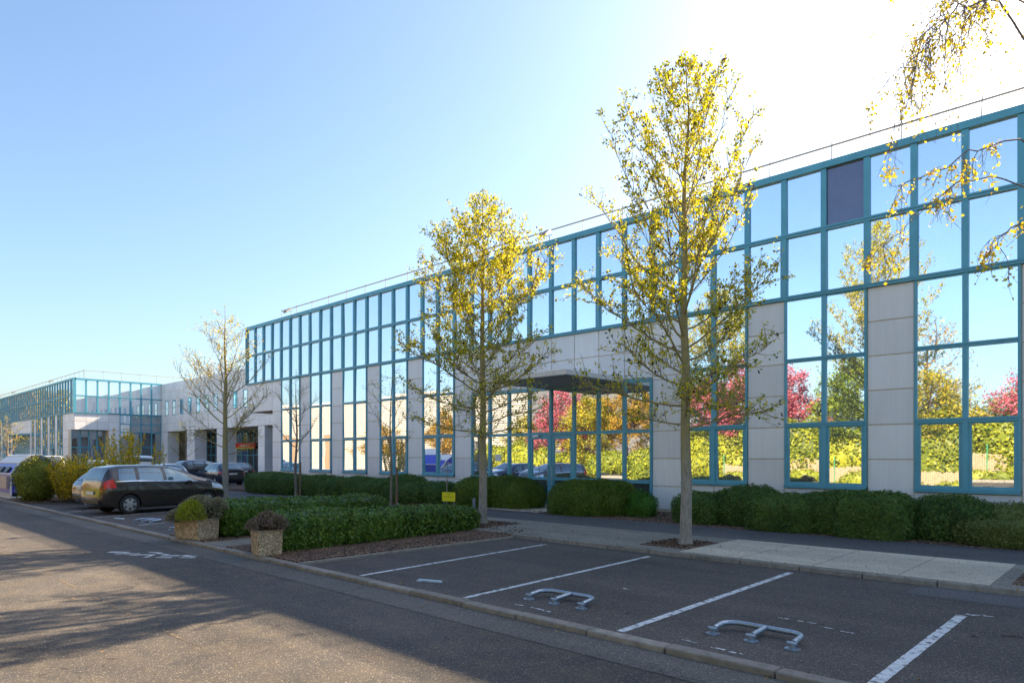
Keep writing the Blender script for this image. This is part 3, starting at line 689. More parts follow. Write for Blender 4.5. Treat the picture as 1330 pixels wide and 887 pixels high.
tree('tree','bare pale trunked tree in front of the far left block',(-70.5,12.0,.0),5.4,.12,
   [(1.8,1.2),(3,1.6),(5,.3)],[(2,.8),(4,1.6)],1.8,14,M['leafY'],M['barkbare'],lsize=.09,dens=.3,seed=43,sub=.8)
tree('tree','thin branched bare tree rising behind the far left block',(-118,50,.0),18,.3,
   [(4,4),(8,5),(13,4),(18,.6)],[(4,.8),(10,1.4),(18,2.4)],4,34,M['leafOr'],M['barkbare'],lsize=.3,dens=.35,seed=47,sub=.35,spread=.3,twr=3)
tree('tree','second thin bare tree behind the roof of the far left block',(-150,48,.0),15,.3,
   [(4,4),(8,5),(13,4),(15,.6)],[(4,.8),(10,1.4),(18,2.4)],4,24,M['leafOr'],M['barkbare'],lsize=.3,dens=.3,seed=48,sub=.35,spread=.3,twr=3)
# birch at the right: hanging twigs
def birch():
    R=random.Random(77); bx,by=-0.35,12.7
    t=empty('birch_tree','birch at the right edge with thin drooping twigs and small yellow leaves','tree',(0,0,0))
    tr=MB(); lf=[]; 
    tp=[Vector((bx+.1*math.sin(z*.5),by+.08*math.cos(z*.6),z)) for z in [0,.4,1,2,3,4,5,6,7,8,9,10,11,12]]
    tr.tube(tp,[.2,.16,.15,.14,.13,.12,.11,.095,.08,.065,.05,.035,.02,.008],12)
    def hang(p,d,L,r,lv):
        n=6; q=p.copy(); dd=d.copy(); pts=[q]
        for k in range(n):
            dd=(dd+Vector((R.gauss(0,.13),R.gauss(0,.13),-.33))).normalized(); q=q+dd*L/n; pts.append(q)
        tr.tube(pts,[r*(1-.13*k) for k in range(n+1)],3,cap=False)
        for k in range(1,n+1):
            if R.random()<lv:
                c=pts[k]
                for _ in range(R.randint(1,4)): lf.append((c.x+R.gauss(0,.035),c.y+R.gauss(0,.035),c.z+R.gauss(-.02,.035)))
            if R.random()<.55:
                d2=(dd+Vector((R.gauss(0,.5),R.gauss(0,.5),0))).normalized(); e=pts[k]+d2*R.uniform(.06,.2); tr.tube([pts[k],e],[.003,.002],3,cap=False)
                if R.random()<lv: lf.append((e.x,e.y,e.z))
        return pts
    def limb(pts,r,ntw,L0,L1,lv,t0=.25):
        pts=[Vector(p) for p in pts]; fine=[]
        for a,b in zip(pts[:-1],pts[1:]):
            for k in range(4): fine.append(a.lerp(b,k/4)+Vector((R.gauss(0,.02),R.gauss(0,.02),R.gauss(0,.02))))
        fine.append(pts[-1]); n=len(fine)
        tr.tube(fine,[max(.004,r*(1-.88*k/(n-1))) for k in range(n)],6)
        for i in range(ntw):
            u=t0+(1-t0)*R.random(); k=min(n-2,int(u*(n-1))); q=fine[k].lerp(fine[k+1],u*(n-1)-k)
            ax=(fine[k+1]-fine[k]).normalized(); d=(ax*.8+Vector((R.gauss(0,.6),R.gauss(0,.6),R.gauss(.1,.4)))).normalized()
            L=R.uniform(L0,L1); s=hang(q,d,L,.0062,lv)
            for j in range(R.randint(1,3)):
                kk=R.randint(1,5); d2=((s[kk]-s[kk-1]).normalized()+Vector((R.gauss(0,.5),R.gauss(0,.5),R.gauss(0,.3)))).normalized(); hang(s[kk],d2,L*.55,.004,lv)
    w_=lambda r,D,z: cw(r,D,z)
    limb([tp[7],w_(7.6,9.6,7.3),w_(6.7,9.3,8.2),w_(6.0,9.1,8.0),w_(5.5,9.0,7.4),w_(5.35,9.0,6.9)],.020,44,.5,1.3,.33,.4)
    limb([tp[8],w_(7.8,9.0,8.6),w_(7.0,8.7,9.4),w_(6.2,8.5,9.3),w_(5.5,8.4,8.7)],.020,46,.6,1.5,.33,.35)
    limb([tp[8],w_(7.9,10.0,8.5),w_(7.2,10.2,9.1),w_(6.6,10.3,8.8),w_(6.2,10.3,8.2)],.018,40,.5,1.4,.33,.35)
    limb([tp[9],w_(8.0,9.0,9.6),w_(7.2,8.8,10.0),w_(6.5,8.6,9.8)],.03,22,.7,1.6,.3,.3)
    limb([tp[5],w_(7.6,9.2,5.9),w_(6.75,9.0,6.15),w_(6.0,8.9,5.95),w_(5.4,8.9,5.6),w_(5.0,8.9,5.5)],.018,11,.3,.7,.55,.45)
    limb([tp[5],w_(7.6,9.6,5.7),w_(6.75,9.5,5.9),w_(6.1,9.4,5.7),w_(5.5,9.4,5.15),w_(5.15,9.4,4.85)],.016,10,.3,.6,.5,.45)
    limb([tp[4],w_(7.8,9.1,4.9),w_(7.0,9.0,5.15),w_(6.6,9.0,4.9),w_(6.3,9.0,4.6)],.024,10,.25,.6,.55,.4)
    for k in range(26):   # rest of the crown, away from the photo
        z=R.uniform(4.5,11); a=R.uniform(-1.9,1.6); j=min(12,int(z)+1); L=R.uniform(1.2,2.6)*(1-.5*(z-4.5)/7)
        d=Vector((math.cos(a),math.sin(a),0)); 
        limb([tp[j],tp[j]+d*L*.5+Vector((0,0,.6)),tp[j]+d*L*.9+Vector((0,0,.7)),tp[j]+d*L*1.15+Vector((0,0,.3))],.03,10,.5,1.4,.3,.3)
    tr.build('trunk',M['barkbirch'],t,True)
    fast_mesh('crown',leafmesh(lf,[R.uniform(.035,.062) for _ in lf],aspect=.8),M['leafY'],t)
birch()
# opposite trees seen in the mirror panes
def opp(label,x,y,H,rad_,mat,seed,name='tree',dens=1.0,z0=.22,lsize=.17,sub=.42,nl=34):
    tree(name,label,(x,y,0),H,.05+H*.014,[(H*z0,rad_*.8),(H*.4,rad_),(H*.6,rad_*.9),(H*.85,rad_*.5),(H,.2)],[(0,.15),(H*.5,.6),(H,1.5)],H*z0,nl,mat,M['barkdark'],
      lsize=lsize,dens=dens*6,seed=seed,sub=sub,spread=.2,group='trees across the road, mirrored in the office windows')
opp('pink flowering tree mirrored in the glass entrance',-38.6,-8.6,8.2,3.3,M['leafP'],101,'blossom_tree')
opp('deep pink tree mirrored in the windows just right of the tallest tree',-20.4,-8.3,9.4,4.0,M['leafP'],102,'blossom_tree',1.1)
opp('pink tree mirrored in the rightmost windows',-5.0,-9.5,7.6,3.0,M['leafP'],103,'blossom_tree',.45)
opp('pink tree mirrored behind the trunk of the tallest tree',-25.4,-9.5,8.0,2.8,M['leafP'],110,'blossom_tree',.9)
opp('orange yellow tree mirrored at the right end of the entrance glass',-32.3,-9.2,9.0,3.3,M['leafOr'],104)
opp('yellow tree mirrored in the middle of the entrance glass',-34.6,-6.9,7.0,2.2,M['leafRY'],105)
opp('yellow green tree mirrored above the hedge near the tall tree',-14.2,-8.4,8.4,3.3,M['leafRG'],106)
opp('olive tree mirrored in the left pane of the rightmost window',-9.6,-8.2,7.0,2.7,M['leafRY'],107,dens=.8)
opp('green tree mirrored low in the rightmost window',-6.0,-12.5,6.4,3.2,M['leafRG'],108)
opp('bare thin tree mirrored in the upper right windows',-10.5,-11.5,11,2.4,M['leafOr'],109,dens=.15)
opp('orange brown tree mirrored in the small left windows',-58,-10,6.4,2.6,M['leafOr'],111)
opp('brownish tree mirrored in the small left windows beside the orange one',-70,-10.4,6.0,2.8,M['leafOr'],112,dens=.6)
opp('olive tree mirrored at the left edge of the entrance',-44.5,-9.5,5.6,2.0,M['leafRY'],113,dens=.6)
for k in range(8):
    x=-138-11*k; tree('tree',['large yellow tree mirrored in the far block facade','large ochre tree mirrored in the far block facade'][k%2],(x,8.5+random.uniform(-1,1),0),random.uniform(12,16),.3,[(3,3.4),(7,4.4),(11,3),(16,.4)],[(0,.3),(8,.8),(16,1.8)],2.5,26,[M['leafRY'],M['leafOr']][k%2],M['barkdark'],lsize=.42,dens=1.6,seed=200+k,sub=.3,spread=.4,group='autumn trees along the road left of the photo',twr=2)
# green tree seen over the end wall reflection
# ------------------------------------------------------------------ hedges
def superpt(dv,r,p):
    d=Vector(dv); s=(abs(d.x/r[0])**p+abs(d.y/r[1])**p+abs(d.z/r[2])**p)**(-1/p); return d*s
def bush(name,label,cat,blobs,mat,n_m2,ls,group=None,amp=.06,fr=2.2,aspect=.5,core=.9,up=0.3,zmin=.02,jit=.75,seed=0,shell=.10,kind_pow=None,corecol=None):
    """blobs: (cx,cy,cz,rx,ry,rz,p[,rot])"""
    rng=np.random.default_rng(seed+5); R=random.Random(seed)
    ex=MB(); cs=[];ns=[]
    x0=sum(b[0] for b in blobs)/len(blobs); y0=sum(b[1] for b in blobs)/len(blobs)
    BL=[]
    for b in blobs:
        rot=b[7] if len(b)>7 else 0; BL.append((Vector((b[0]-x0,b[1]-y0,b[2])),b[3:6],b[6],Matrix.Rotation(rot,3,'Z')))
    def disp(P): return amp*noise.fractal(P*fr,.8,2.2,3)+amp*.5*noise.noise(P*fr*4)
    for bi,(c,r,p,rm) in enumerate(BL):
        nu,nv=26,14; base=len(ex.v)
        for j in range(nv+1):
            th=math.pi*j/nv
            for i in range(nu):
                ph=2*math.pi*i/nu; d=Vector((math.sin(th)*math.cos(ph)*r[0],math.sin(th)*math.sin(ph)*r[1],math.cos(th)*r[2]))
                s=rm@superpt(d,r,p)*core; q=c+s+s.normalized()*disp(c+s); 
                ex.v.append((q.x,q.y,max(q.z,-.05)))
        for j in range(nv):
            for i in range(nu):
                a=base+j*nu+i; b_=base+j*nu+(i+1)%nu; ex.f.append((a,a+nu,b_+nu,b_)); ex.m.append(0)
        area=4*math.pi*((r[0]*r[1])**1.6/3+(r[0]*r[2])**1.6/3+(r[1]*r[2])**1.6/3)**(1/1.6)*1.15
        n=int(area*n_m2)
        for _ in range(n):
            d=Vector((R.gauss(0,1),R.gauss(0,1),R.gauss(0,1))); d=Vector((d.x*r[0],d.y*r[1],d.z*r[2]))
            s=superpt(d,r,p); q=c+rm@s
            if q.z<zmin: continue
            g=Vector((math.copysign(abs(s.x/r[0])**(p-1)/r[0],s.x),math.copysign(abs(s.y/r[1])**(p-1)/r[1],s.y),math.copysign(abs(s.z/r[2])**(p-1)/r[2],s.z))).normalized()
            g=rm@g
            bad=False
            for bj,(c2,r2,p2,rm2) in enumerate(BL):
                if bj==bi: continue
                l=rm2.transposed()@(q-c2)
                if (abs(l.x/r2[0])**p2+abs(l.y/r2[1])**p2+abs(l.z/r2[2])**p2)<.86: bad=True;break
            if bad: continue
            q=q+(rm@s).normalized()*disp(q)+g*R.uniform(-shell,shell*.35)
            cs.append((q.x,q.y,max(q.z,.02))); ns.append((g.x,g.y,g.z+up))
    V=leafmesh(cs,[ls*R.uniform(.7,1.35) for _ in cs],normals=ns,jit=jit,aspect=aspect,rng=rng)
    o=fast_mesh(name,V,[mat],None,ex); o.location=(x0,y0,0); tag(o,label,cat,group)
    return o
# near laurel hedges (clipped)
bush('laurel_hedge','clipped laurel hedge nearest the camera, along the bay edge behind the small planter','hedge',
  [(-12.85,7.3,.38,.54,1.0,.41,4.5),(-12.9,8.7,.35,.56,1.1,.38,4.5),(-13.0,10.2,.34,.58,1.1,.37,4.5),(-13.1,11.4,.31,.55,.85,.34,3.2)],M['hedge'],1700,.075,amp=.07,seed=1,shell=.12,aspect=.5)
bush('laurel_hedge','clipped laurel hedge behind the large planter, farther of the two laurel hedges','hedge',
  [(-15.95,7.6,.44,.60,1.0,.44,4.5),(-16.0,9.0,.42,.60,1.0,.43,4.5),(-16.0,10.4,.42,.60,1.0,.42,3.5)],M['hedge'],1500,.075,amp=.07,seed=2,shell=.12,aspect=.5)
# yew masses at the facade
bush('yew_hedge','long low dark green clipped hedge under the windows right of the tallest tree','hedge',
  [(-9.15,17.5,.40,.75,.85,.50,3.6),(-7.95,17.75,.42,1.15,.85,.68,2.6),(-6.75,17.25,.40,.95,.85,.55,3.4),(-5.7,17.55,.40,1.0,.95,.64,2.8),(-4.7,17.2,.42,.85,.85,.70,3.6),(-3.35,17.8,.42,.95,.8,.60,2.4)],M['yew'],1500,.078,amp=.09,fr=1.3,seed=3,aspect=.3,shell=.09)
bush('juniper_hedge','paler grey green flat topped hedge at the right edge of the photo','hedge',
  [(-1.6,17.35,.30,1.5,.75,.36,4),(.6,17.4,.30,1.3,.75,.36,4),(-2.35,18.3,.36,1.2,.8,.50,3),(-.3,18.4,.34,1.8,.8,.46,3.2)],M['yewlight'],1500,.075,amp=.08,fr=1.6,seed=4,aspect=.28,shell=.10)
bush('rounded_shrub','big domed green shrub right of the glass doors','shrub',
  [(-13.3,17.35,.42,1.15,.95,.72,2.6),(-12.8,17.8,.42,1.0,.9,.74,2.6)],M['yewmid'],1500,.078,amp=.08,fr=2.4,seed=5,aspect=.3,shell=.08)
bush('bright_shrub','small bright green leafy shrub before the lower blue frame, right of the domed shrub','shrub',
  [(-11.55,17.9,.36,.52,.45,.48,2),(-11.3,17.8,.3,.35,.35,.44,2)],M['bright'],1500,.06,amp=.09,fr=3,seed=6,shell=.18)
bush('rounded_shrub','wide domed green shrub left of the glass doors behind the middle tree','shrub',
  [(-18.1,17.25,.45,1.0,.85,.70,2.6),(-17.2,17.8,.45,1.25,.9,.74,2.6),(-16.6,17.8,.42,.9,.9,.66,2.6)],M['yewmid'],1400,.08,amp=.08,fr=2.4,seed=7,aspect=.3,shell=.08)
for k,(lab,bl) in enumerate([
 ('dark clipped hedge block at the far left end of the facade row',[(-33.4,16.9,.50,1.7,.9,.56,4.5),(-31.2,17.1,.45,1.4,.9,.52,4)]),
 ('dark clipped hedge in the facade row behind the bare young tree',[(-28.9,17.2,.42,1.3,.9,.58,3),(-27.6,17.2,.40,1.3,.9,.52,3)]),
 ('dark clipped hedge in the facade row left of the staked sapling',[(-26.0,17.4,.42,1.3,.9,.56,2.8),(-24.4,17.3,.40,1.4,.9,.54,2.8)]),
 ('dark clipped mound in the facade row behind the staked sapling',[(-22.9,17.6,.42,1.1,.9,.72,2.6),(-22.0,17.1,.38,1.3,.75,.48,3.2)]),
 ('lowest dark clipped mound in the facade row, left of the yellow sign',[(-20.7,17.5,.38,.95,.8,.52,3)])]):
    bush('clipped_hedge',lab,'hedge',bl,M['yew'] ,1000,.085,'clipped hedges along the facade',amp=.07,fr=2.4,seed=10+k,aspect=.32,shell=.08)
# bushes at left
bush('round_bush','dark green ball shaped bush in front of the blue recycling bin','shrub',[(-34.2,6.8,.90,.74,.72,.94,2.2)],M['darkbush'],900,.09,amp=.16,fr=2.5,seed=20,shell=.26,aspect=.45)
def shoots(name,label,cx_,cy_,rx_,ry_,n,h0,h1,mat,seed,cat='shrub',lean=.25,ls=.07,lpm=42,stem='barkbare'):
    R=random.Random(seed); tr=MB(); lf=[];ld=[]
    for _ in range(n):
        a=R.uniform(0,6.28); q=math.sqrt(R.random()); p=Vector((cx_+rx_*q*math.cos(a)*.6,cy_+ry_*q*math.sin(a)*.6,.02)); h=R.uniform(h0,h1)
        d=Vector((math.cos(a)*lean*q+R.gauss(0,.08),math.sin(a)*lean*q+R.gauss(0,.08),1)).normalized(); pts=[p]
        for k in range(5): d=(d+Vector((R.gauss(0,.05),R.gauss(0,.05),0))).normalized(); pts.append(pts[-1]+d*h/5)
        tr.tube(pts,[.008,.007,.006,.005,.004,.002],4,cap=False)
        for _l in range(int(h*lpm)):
            u=.12+.88*R.random(); k=min(4,int(u*5)); c=pts[k].lerp(pts[k+1],u*5-k); lf.append((c.x+R.gauss(0,.035),c.y+R.gauss(0,.035),c.z+R.gauss(0,.03))); ld.append((d.x,d.y,d.z))
    t=empty(name,label,cat,(0,0,0)); tr.build('stem',M[stem],t); fast_mesh('foliage',leafmesh(lf,[ls*R.uniform(.6,1.3) for _ in lf],dirs=ld),mat,t); return t
shoots('forsythia_bush','loose yellow green bush between the blue bin and the parked cars',-32.9,8.2,1.6,1.4,190,1.1,2.05,M['forsy'],1,lean=.35,ls=.09)
shoots('forsythia_bush','tall upright yellow shoots rising behind the roof of the dark car',-37.8,11.0,1.5,1.2,40,2.2,3.4,M['forsy'],2,lean=.12,ls=.11,lpm=36)
shoots('forsythia_bush','thin upright yellow shoots right of the tall ones behind the dark car roof',-36.6,12.0,1.5,.9,14,2.0,2.9,M['forsy'],3,lean=.15,ls=.1,lpm=34)
for k,(x_,h_) in enumerate([(-20.6,.9),(-16.4,.7),(-12.6,1.1),(-8.4,.8),(-4.6,1.2),(-1.2,.8)]):
    bush('bramble_bush',['low yellow green bramble mirrored at the fence foot behind the tallest tree','low bramble mirrored at the fence foot left of the green post','leafy bramble against the brushwood fence, mirrored beside the wide grey panel','low bramble at the fence foot, mirrored in the left pane of the rightmost window','taller bramble at the fence foot, mirrored in the right pane of the rightmost window','low bramble at the fence foot, mirrored past the right edge'][k],'shrub',
      [(x_,-5.0,h_*.5,1.1,.4,h_*.62,2.2),(x_+1.3,-5.1,h_*.4,1.2,.35,h_*.42,2.2),(x_+2.4,-4.95,h_*.3,.9,.35,h_*.36,2.2)],M['leafIvy'],220,.13,'brambles along the brushwood fence',amp=.2,fr=1.5,seed=60+k,shell=.25,aspect=.8)
# hedge and fence across the road
bush('ivy_hedge','yellow green sunlit ivy hedge across the road, mirrored in the ground floor windows','hedge',
  [(-46+4.6*k,-6.8+.25*math.sin(k*2.1),1.3,2.9,.8,1.25+.45*math.sin(k*1.7),3.2) for k in range(5)]+[(-23+4.6*k,-6.7+.3*math.sin(k*1.9),2.0,2.9,.95,2.0+.4*math.sin(k*2.3),2.6) for k in range(7)],M['leafIvy'],230,.17,amp=.4,fr=.8,seed=30,shell=.3,aspect=.8)
fn=empty('brushwood_fence','beige brushwood fence with green posts, mirrored low in the right windows','fence',(0,0,0))
m=MB()
for k in range(200):
    x=-22+.11*k; m.box(x,x+.1,-5.72+random.uniform(-.02,.02),-5.66,.1,1.45+.35*noise.noise(Vector((x*.5,0,0)))+random.uniform(-.06,.06))
m.build('fence_panel',M['brush'],fn)
gp=mplain('green_post',(.02,.25,.10),.5)
for x in (-21.9,-18,-14.2,-10.4,-6.6,-2.8,0.0):
    m=MB(); m.tube([(x,-5.6,.1),(x,-5.6,2.1)],.03,6); m.build('post',gp,fn)
# fallen leaves
cs=[];R=random.Random(9)
for _ in range(900):
    r=R.random()
    if r<.3: x,y,z=R.uniform(-11,1),R.choice([5.8,6.12,11.55])+R.gauss(0,.10),.012
    elif r<.55: x,y,z=R.gauss(-7,2.2),R.gauss(12.8,.9),.10
    elif r<.75: x,y,z=R.gauss(-13,2),R.gauss(12.8,1),.10
    elif r<.9: x,y,z=R.uniform(-30,2),R.uniform(0,11.5),.012
    else: x,y,z=R.uniform(-17,0),R.uniform(14.5,16.5),.085
    if 11.6<y<16.5 : z=.095
    if -14<x<-11.05 and 6<y<11.6: z=.08
    cs.append((x,y,z))
o=fast_mesh('leaf_litter',leafmesh(cs,[R.uniform(.02,.05) for _ in cs],normals=[(0,0,1)]*len(cs),jit=.25,aspect=.7),M['litter']); tag(o,'scattered small fallen leaves and crumbs on asphalt and soil',kind='stuff')
cs=[]
for (x0_,x1_,y0_,y1_,n,z) in [(-7.8,-6.8,12.2,13.45,500,.10),(-14.05,-12.65,12.2,13.55,500,.10),(-11.7,-11.1,6.3,12.4,500,.08),(-12.6,-9.5,16.6,19.5,700,.10),(-20,-14,16.6,17,250,.1),(-1.45,.2,12.15,13.3,250,.10),(-13.9,-11.2,12,12.8,200,.08)]:
    for _ in range(n): cs.append((R.uniform(x0_,x1_),R.uniform(y0_,y1_),z+R.uniform(0,.02)))
o=fast_mesh('bark_mulch',leafmesh(cs,[R.uniform(.03,.07) for _ in cs],normals=[(0,0,1)]*len(cs),jit=.5,aspect=.5),mleaf('mulch_chips',[(0,(.20,.11,.06)),(.5,(.12,.065,.04)),(1,(.06,.035,.025))],0,.9)); tag(o,'brown bark mulch lying on the soil squares and beds',kind='stuff')
# ------------------------------------------------------------------ cars
def car(label,loc,yaw,paint,P,group='parked cars',plate=True,dup_src=None,mirror_c=None):
    """x forward from rear bumper, y left; origin at the middle of the car on the ground"""
    L=P['L']; top=P['top']; belt=P['belt']; bot=P['bot']; wid=P['wid']; rfw=P['rw']; wb=P['wheels']; wr=P['wr']
    t=empty('parked_car',label,P.get('cat','car'),loc,yaw,group); ox=-L/2
    def sm(tab,x):
        return (interp(tab,x-.05)+2*interp(tab,x)+interp(tab,x+.05))/4 if .06<x<L-.06 else interp(tab,x)
    def sec(x):
        w_=sm(wid,x); zt=sm(top,x); zb=sm(bot,x); bl=min(sm(belt,x),zt-.03); g=max(0,min(1,(zt-bl)/.55)); rw=w_*(interp(rfw,x))
        return [(0,zb),(.80*w_,zb),(.955*w_,zb+.05),(.985*w_,zb+(bl-zb)*.3),(w_,zb+(bl-zb)*.62),(.985*w_,zb+(bl-zb)*.86),(.955*w_,bl),
                ((.955*w_+rw)/2+.018*g,(bl+zt)/2+.01),(rw,zt-.085*g-.012),(rw*.82,zt-.022*g-.004),(rw*.4,zt-.004*g),(0,zt)]
    xs=[0,.02,.05]+[.05+(L-.1)*k/52 for k in range(1,53)]+[L-.02,L]
    mb=MB(); K=12; rows=[]
    for x in xs:
        s=sec(x); ring=[(x+ox,y,z) for y,z in s]+[(x+ox,-y,z) for y,z in reversed(s[1:-1])]
        rows.append(len(mb.v)); mb.v+=ring
    n=22
    for a,b in zip(rows[:-1],rows[1:]):
        for j in range(n): mb.f.append((a+j,a+(j+1)%n,b+(j+1)%n,b+j)); mb.m.append(0)
    mb.f.append(tuple(rows[0]+j for j in reversed(range(n)))); mb.m.append(0)
    mb.f.append(tuple(rows[-1]+j for j in range(n))); mb.m.append(0)
    body=mb.build('body',[paint,M['black']],t,True)
    # wheel wells
    cut=MB()
    for wx in wb:
        for s in (-1,1):
            c0=Vector((wx+ox,s*.62,wr)); c1=Vector((wx+ox,s*1.3,wr)); cut.tube([c0,c1],wr*1.14,28,1)
    def fixn(me):
        bm=bmesh.new(); bm.from_mesh(me); bmesh.ops.recalc_face_normals(bm,faces=bm.faces); bm.to_mesh(me); bm.free()
    fixn(body.data)
    cu=cut.build('cutter',[paint,M['black']],t); 
    fixn(cu.data); md=body.modifiers.new('b','BOOLEAN'); md.object=cu; md.operation='DIFFERENCE'; md.solver='EXACT'
    bpy.context.view_layer.update(); dg=bpy.context.evaluated_depsgraph_get(); nme=bpy.data.meshes.new_from_object(body.evaluated_get(dg))
    body.modifiers.clear(); body.data=nme; nme.name='body'; bpy.data.objects.remove(cu)
    nme.set_sharp_from_angle(angle=rad(32))
    # surface patches
    def S(x,q,side):     # q in [0,11] along the section
        s=sec(x); k=min(10,int(q)); f=q-k; return Vector((x+ox,side*(s[k][0]+(s[k+1][0]-s[k][0])*f),s[k][1]+(s[k+1][1]-s[k][1])*f))
    def patch(name,xa,xb,qa,qb,side,mat,off=.006,nu=12,nv=5,xa2=None,xb2=None,parent=t):
        """x-range may change from q=qa (xa,xb) to q=qb (xa2,xb2)"""
        xa2=xa if xa2 is None else xa2; xb2=xb if xb2 is None else xb2; m=MB()
        for j in range(nv+1):
            v=j/nv; q=qa+(qb-qa)*v; a=xa+(xa2-xa)*v; b=xb+(xb2-xb)*v
            for i in range(nu+1):
                x=a+(b-a)*i/nu; p=S(x,q,side); du=S(min(L,x+.01),q,side)-S(max(0,x-.01),q,side); dv=S(x,min(10.99,q+.05),side)-S(x,max(0,q-.05),side)
                nn=du.cross(dv)*(1 if side>0 else -1); nn=nn.normalized() if nn.length>1e-9 else Vector((0,side,0))
                if nn.y*side<0 and abs(nn.z)<.9: nn=-nn
                if abs(nn.z)>.5 and nn.z<0: nn=-nn
                m.v.append(tuple(p+nn*off))
        for j in range(nv):
            for i in range(nu): a=j*(nu+1)+i; m.f.append((a,a+1,a+nu+2,a+nu+1)); m.m.append(0)
        return m.build(name,mat,parent,True)
    for side in (-1,1):
        for (a,b,a2,b2) in P['side']: 
            patch('side_window',a,b,6.12,7.9,side,M['carglass'],.006,10,5,a2,b2)
        a,b=P['trim']; patch('trim',a,b,5.95,6.08,side,M['chrome'],.009,30,1)
        for x in P['seams']: patch('door_seam',x,x+.012,2.6,6.0,side,M['black'],.002,1,8)
        patch('sill',wb[0]+wr*1.2,wb[1]-wr*1.2,1.6,2.6,side,M['black'],.005,10,3)
        for x in P['handles']: patch('door_handle',x,x+.17,5.15,5.35,side,paint,.025,4,2)
        (a,b,q0,q1)=P['tail']; patch('tail_light',a,b,q0,q1,side,M['tail'],.008,8,5,a,b*.8)
        (a,b,q0,q1)=P['head']; patch('head_light',L-b,L-a,q0,q1,side,M['head'],.008,8,4)
        m=MB(); mx=P['mirror']; yy=side*(P['W']+.02)
        m.hexa([(mx+ox-.08,yy,.93),(mx+ox+.08,yy,.95),(mx+ox+.06,yy+side*.16,.97),(mx+ox-.07,yy+side*.16,.95),(mx+ox-.08,yy,1.07),(mx+ox+.05,yy,1.07),(mx+ox+.03,yy+side*.16,1.08),(mx+ox-.07,yy+side*.16,1.08)])
        m.box(mx+ox-.03,mx+ox+.03,min(yy,yy-side*.12),max(yy,yy-side*.12),.94,.98); m.build('wing_mirror',P.get('mirmat',M['black']),t,bevel=.02)
    a,b=P['rearglass']
    def topglass(name,a,b,wfr):
        m=MB(); nu,nv=8,10
        for j in range(nv+1):
            x=a+(b-a)*j/nv
            for i in range(nu+1):
                v=-1+2*i/nu; s=sec(x); ymax=s[8][0]*wfr; y=v*ymax; ay=abs(y)
                pts=sorted([(s[k][0],s[k][1]) for k in (8,9,10,11)]); z=interp([(p[0],p[1]) for p in pts],ay)
                slope=(interp(top,min(L,x+.02))-interp(top,max(0,x-.02)))/.04; nn=Vector((-slope,0,1)).normalized(); m.v.append(tuple(Vector((x+ox,y,z))+nn*.012))
        for j in range(nv):
            for i in range(nu): k=j*(nu+1)+i; m.f.append((k,k+1,k+nu+2,k+nu+1)); m.m.append(0)
        return m.build(name,M['carglass'],t,True)
    topglass('rear_window',a,b,.93); a,b=P['windscreen']; topglass('windscreen',a,b,.95)
    # plates, bumper inserts
    zb=.5
    m=MB(); m.box(ox-.02,ox-.004,-.26,.26,P['pz'],P['pz']+.11); m.build('number_plate',M['plate'],t)
    m=MB(); m.box(ox+L+.002,ox+L+.016,-.26,.26,.42,.53); m.build('number_plate',M['plate'],t)
    m=MB(); m.box(ox-.012,ox+.05,-.6,.6,.36,.50); m.build('bumper_insert',M['black'],t,bevel=.01)
    m=MB(); m.box(ox+L-.05,ox+L+.008,-.48,.48,.30,.62); m.build('grille',M['black'],t,bevel=.02)
    # wheels
    for wx in wb:
        for s in (-1,1):
            m=MB(); prof=[(wr*.64,.0),(wr*.66,.105),(wr*.9,.112),(wr*.985,.095),(wr,.05),(wr,-.05),(wr*.985,-.095),(wr*.9,-.112),(wr*.66,-.105),(wr*.64,0)]
            base=0; n_=32
            for (r_,y_) in prof:
                for j in range(n_): a=2*math.pi*j/n_; m.v.append((r_*math.cos(a),y_,r_*math.sin(a)))
            for k in range(len(prof)-1):
                for j in range(n_): m.f.append((k*n_+j,k*n_+(j+1)%n_,(k+1)*n_+(j+1)%n_,(k+1)*n_+j)); m.m.append(0)
            wh=m.build('wheel',M['tyre'],t,True); wh.location=(wx+ox,s*(P['W']-.13),wr)
            m=MB(); yo=s*.10
            m.tube([(0,yo-s*.05,0),(0,yo,0)],wr*.17,16)
            for k in range(P.get('spokes',6)):
                a=2*math.pi*k/P.get('spokes',6); ca,sa=math.cos(a),math.sin(a); w1,w2=wr*.13,wr*.17
                pts=[(ca*wr*.12-sa*w1,yo-s*.005,sa*wr*.12+ca*w1),(ca*wr*.12+sa*w1,yo-s*.005,sa*wr*.12-ca*w1),(ca*wr*.62+sa*w2,yo-s*.012,sa*wr*.62-ca*w2),(ca*wr*.62-sa*w2,yo-s*.012,sa*wr*.62+ca*w2)]
                m.hexa([(p[0],p[1]-s*.03,p[2]) for p in pts]+pts)
            ring=MB(); 
            for k in range(32):
                a=2*math.pi*k/32;b=2*math.pi*(k+1)/32
                for (r1,r2) in ((wr*.60,wr*.67),):
                    m.quad((r1*math.cos(a),yo,r1*math.sin(a)),(r1*math.cos(b),yo,r1*math.sin(b)),(r2*math.cos(b),yo,r2*math.sin(b)),(r2*math.cos(a),yo,r2*math.sin(a)))
            m.build('rim',M['rim'],wh)
            m=MB(); m.tube([(0,yo-s*.09,0),(0,yo-s*.065,0)],wr*.64,24); m.build('brake_disc',M['black'],wh)
    return t
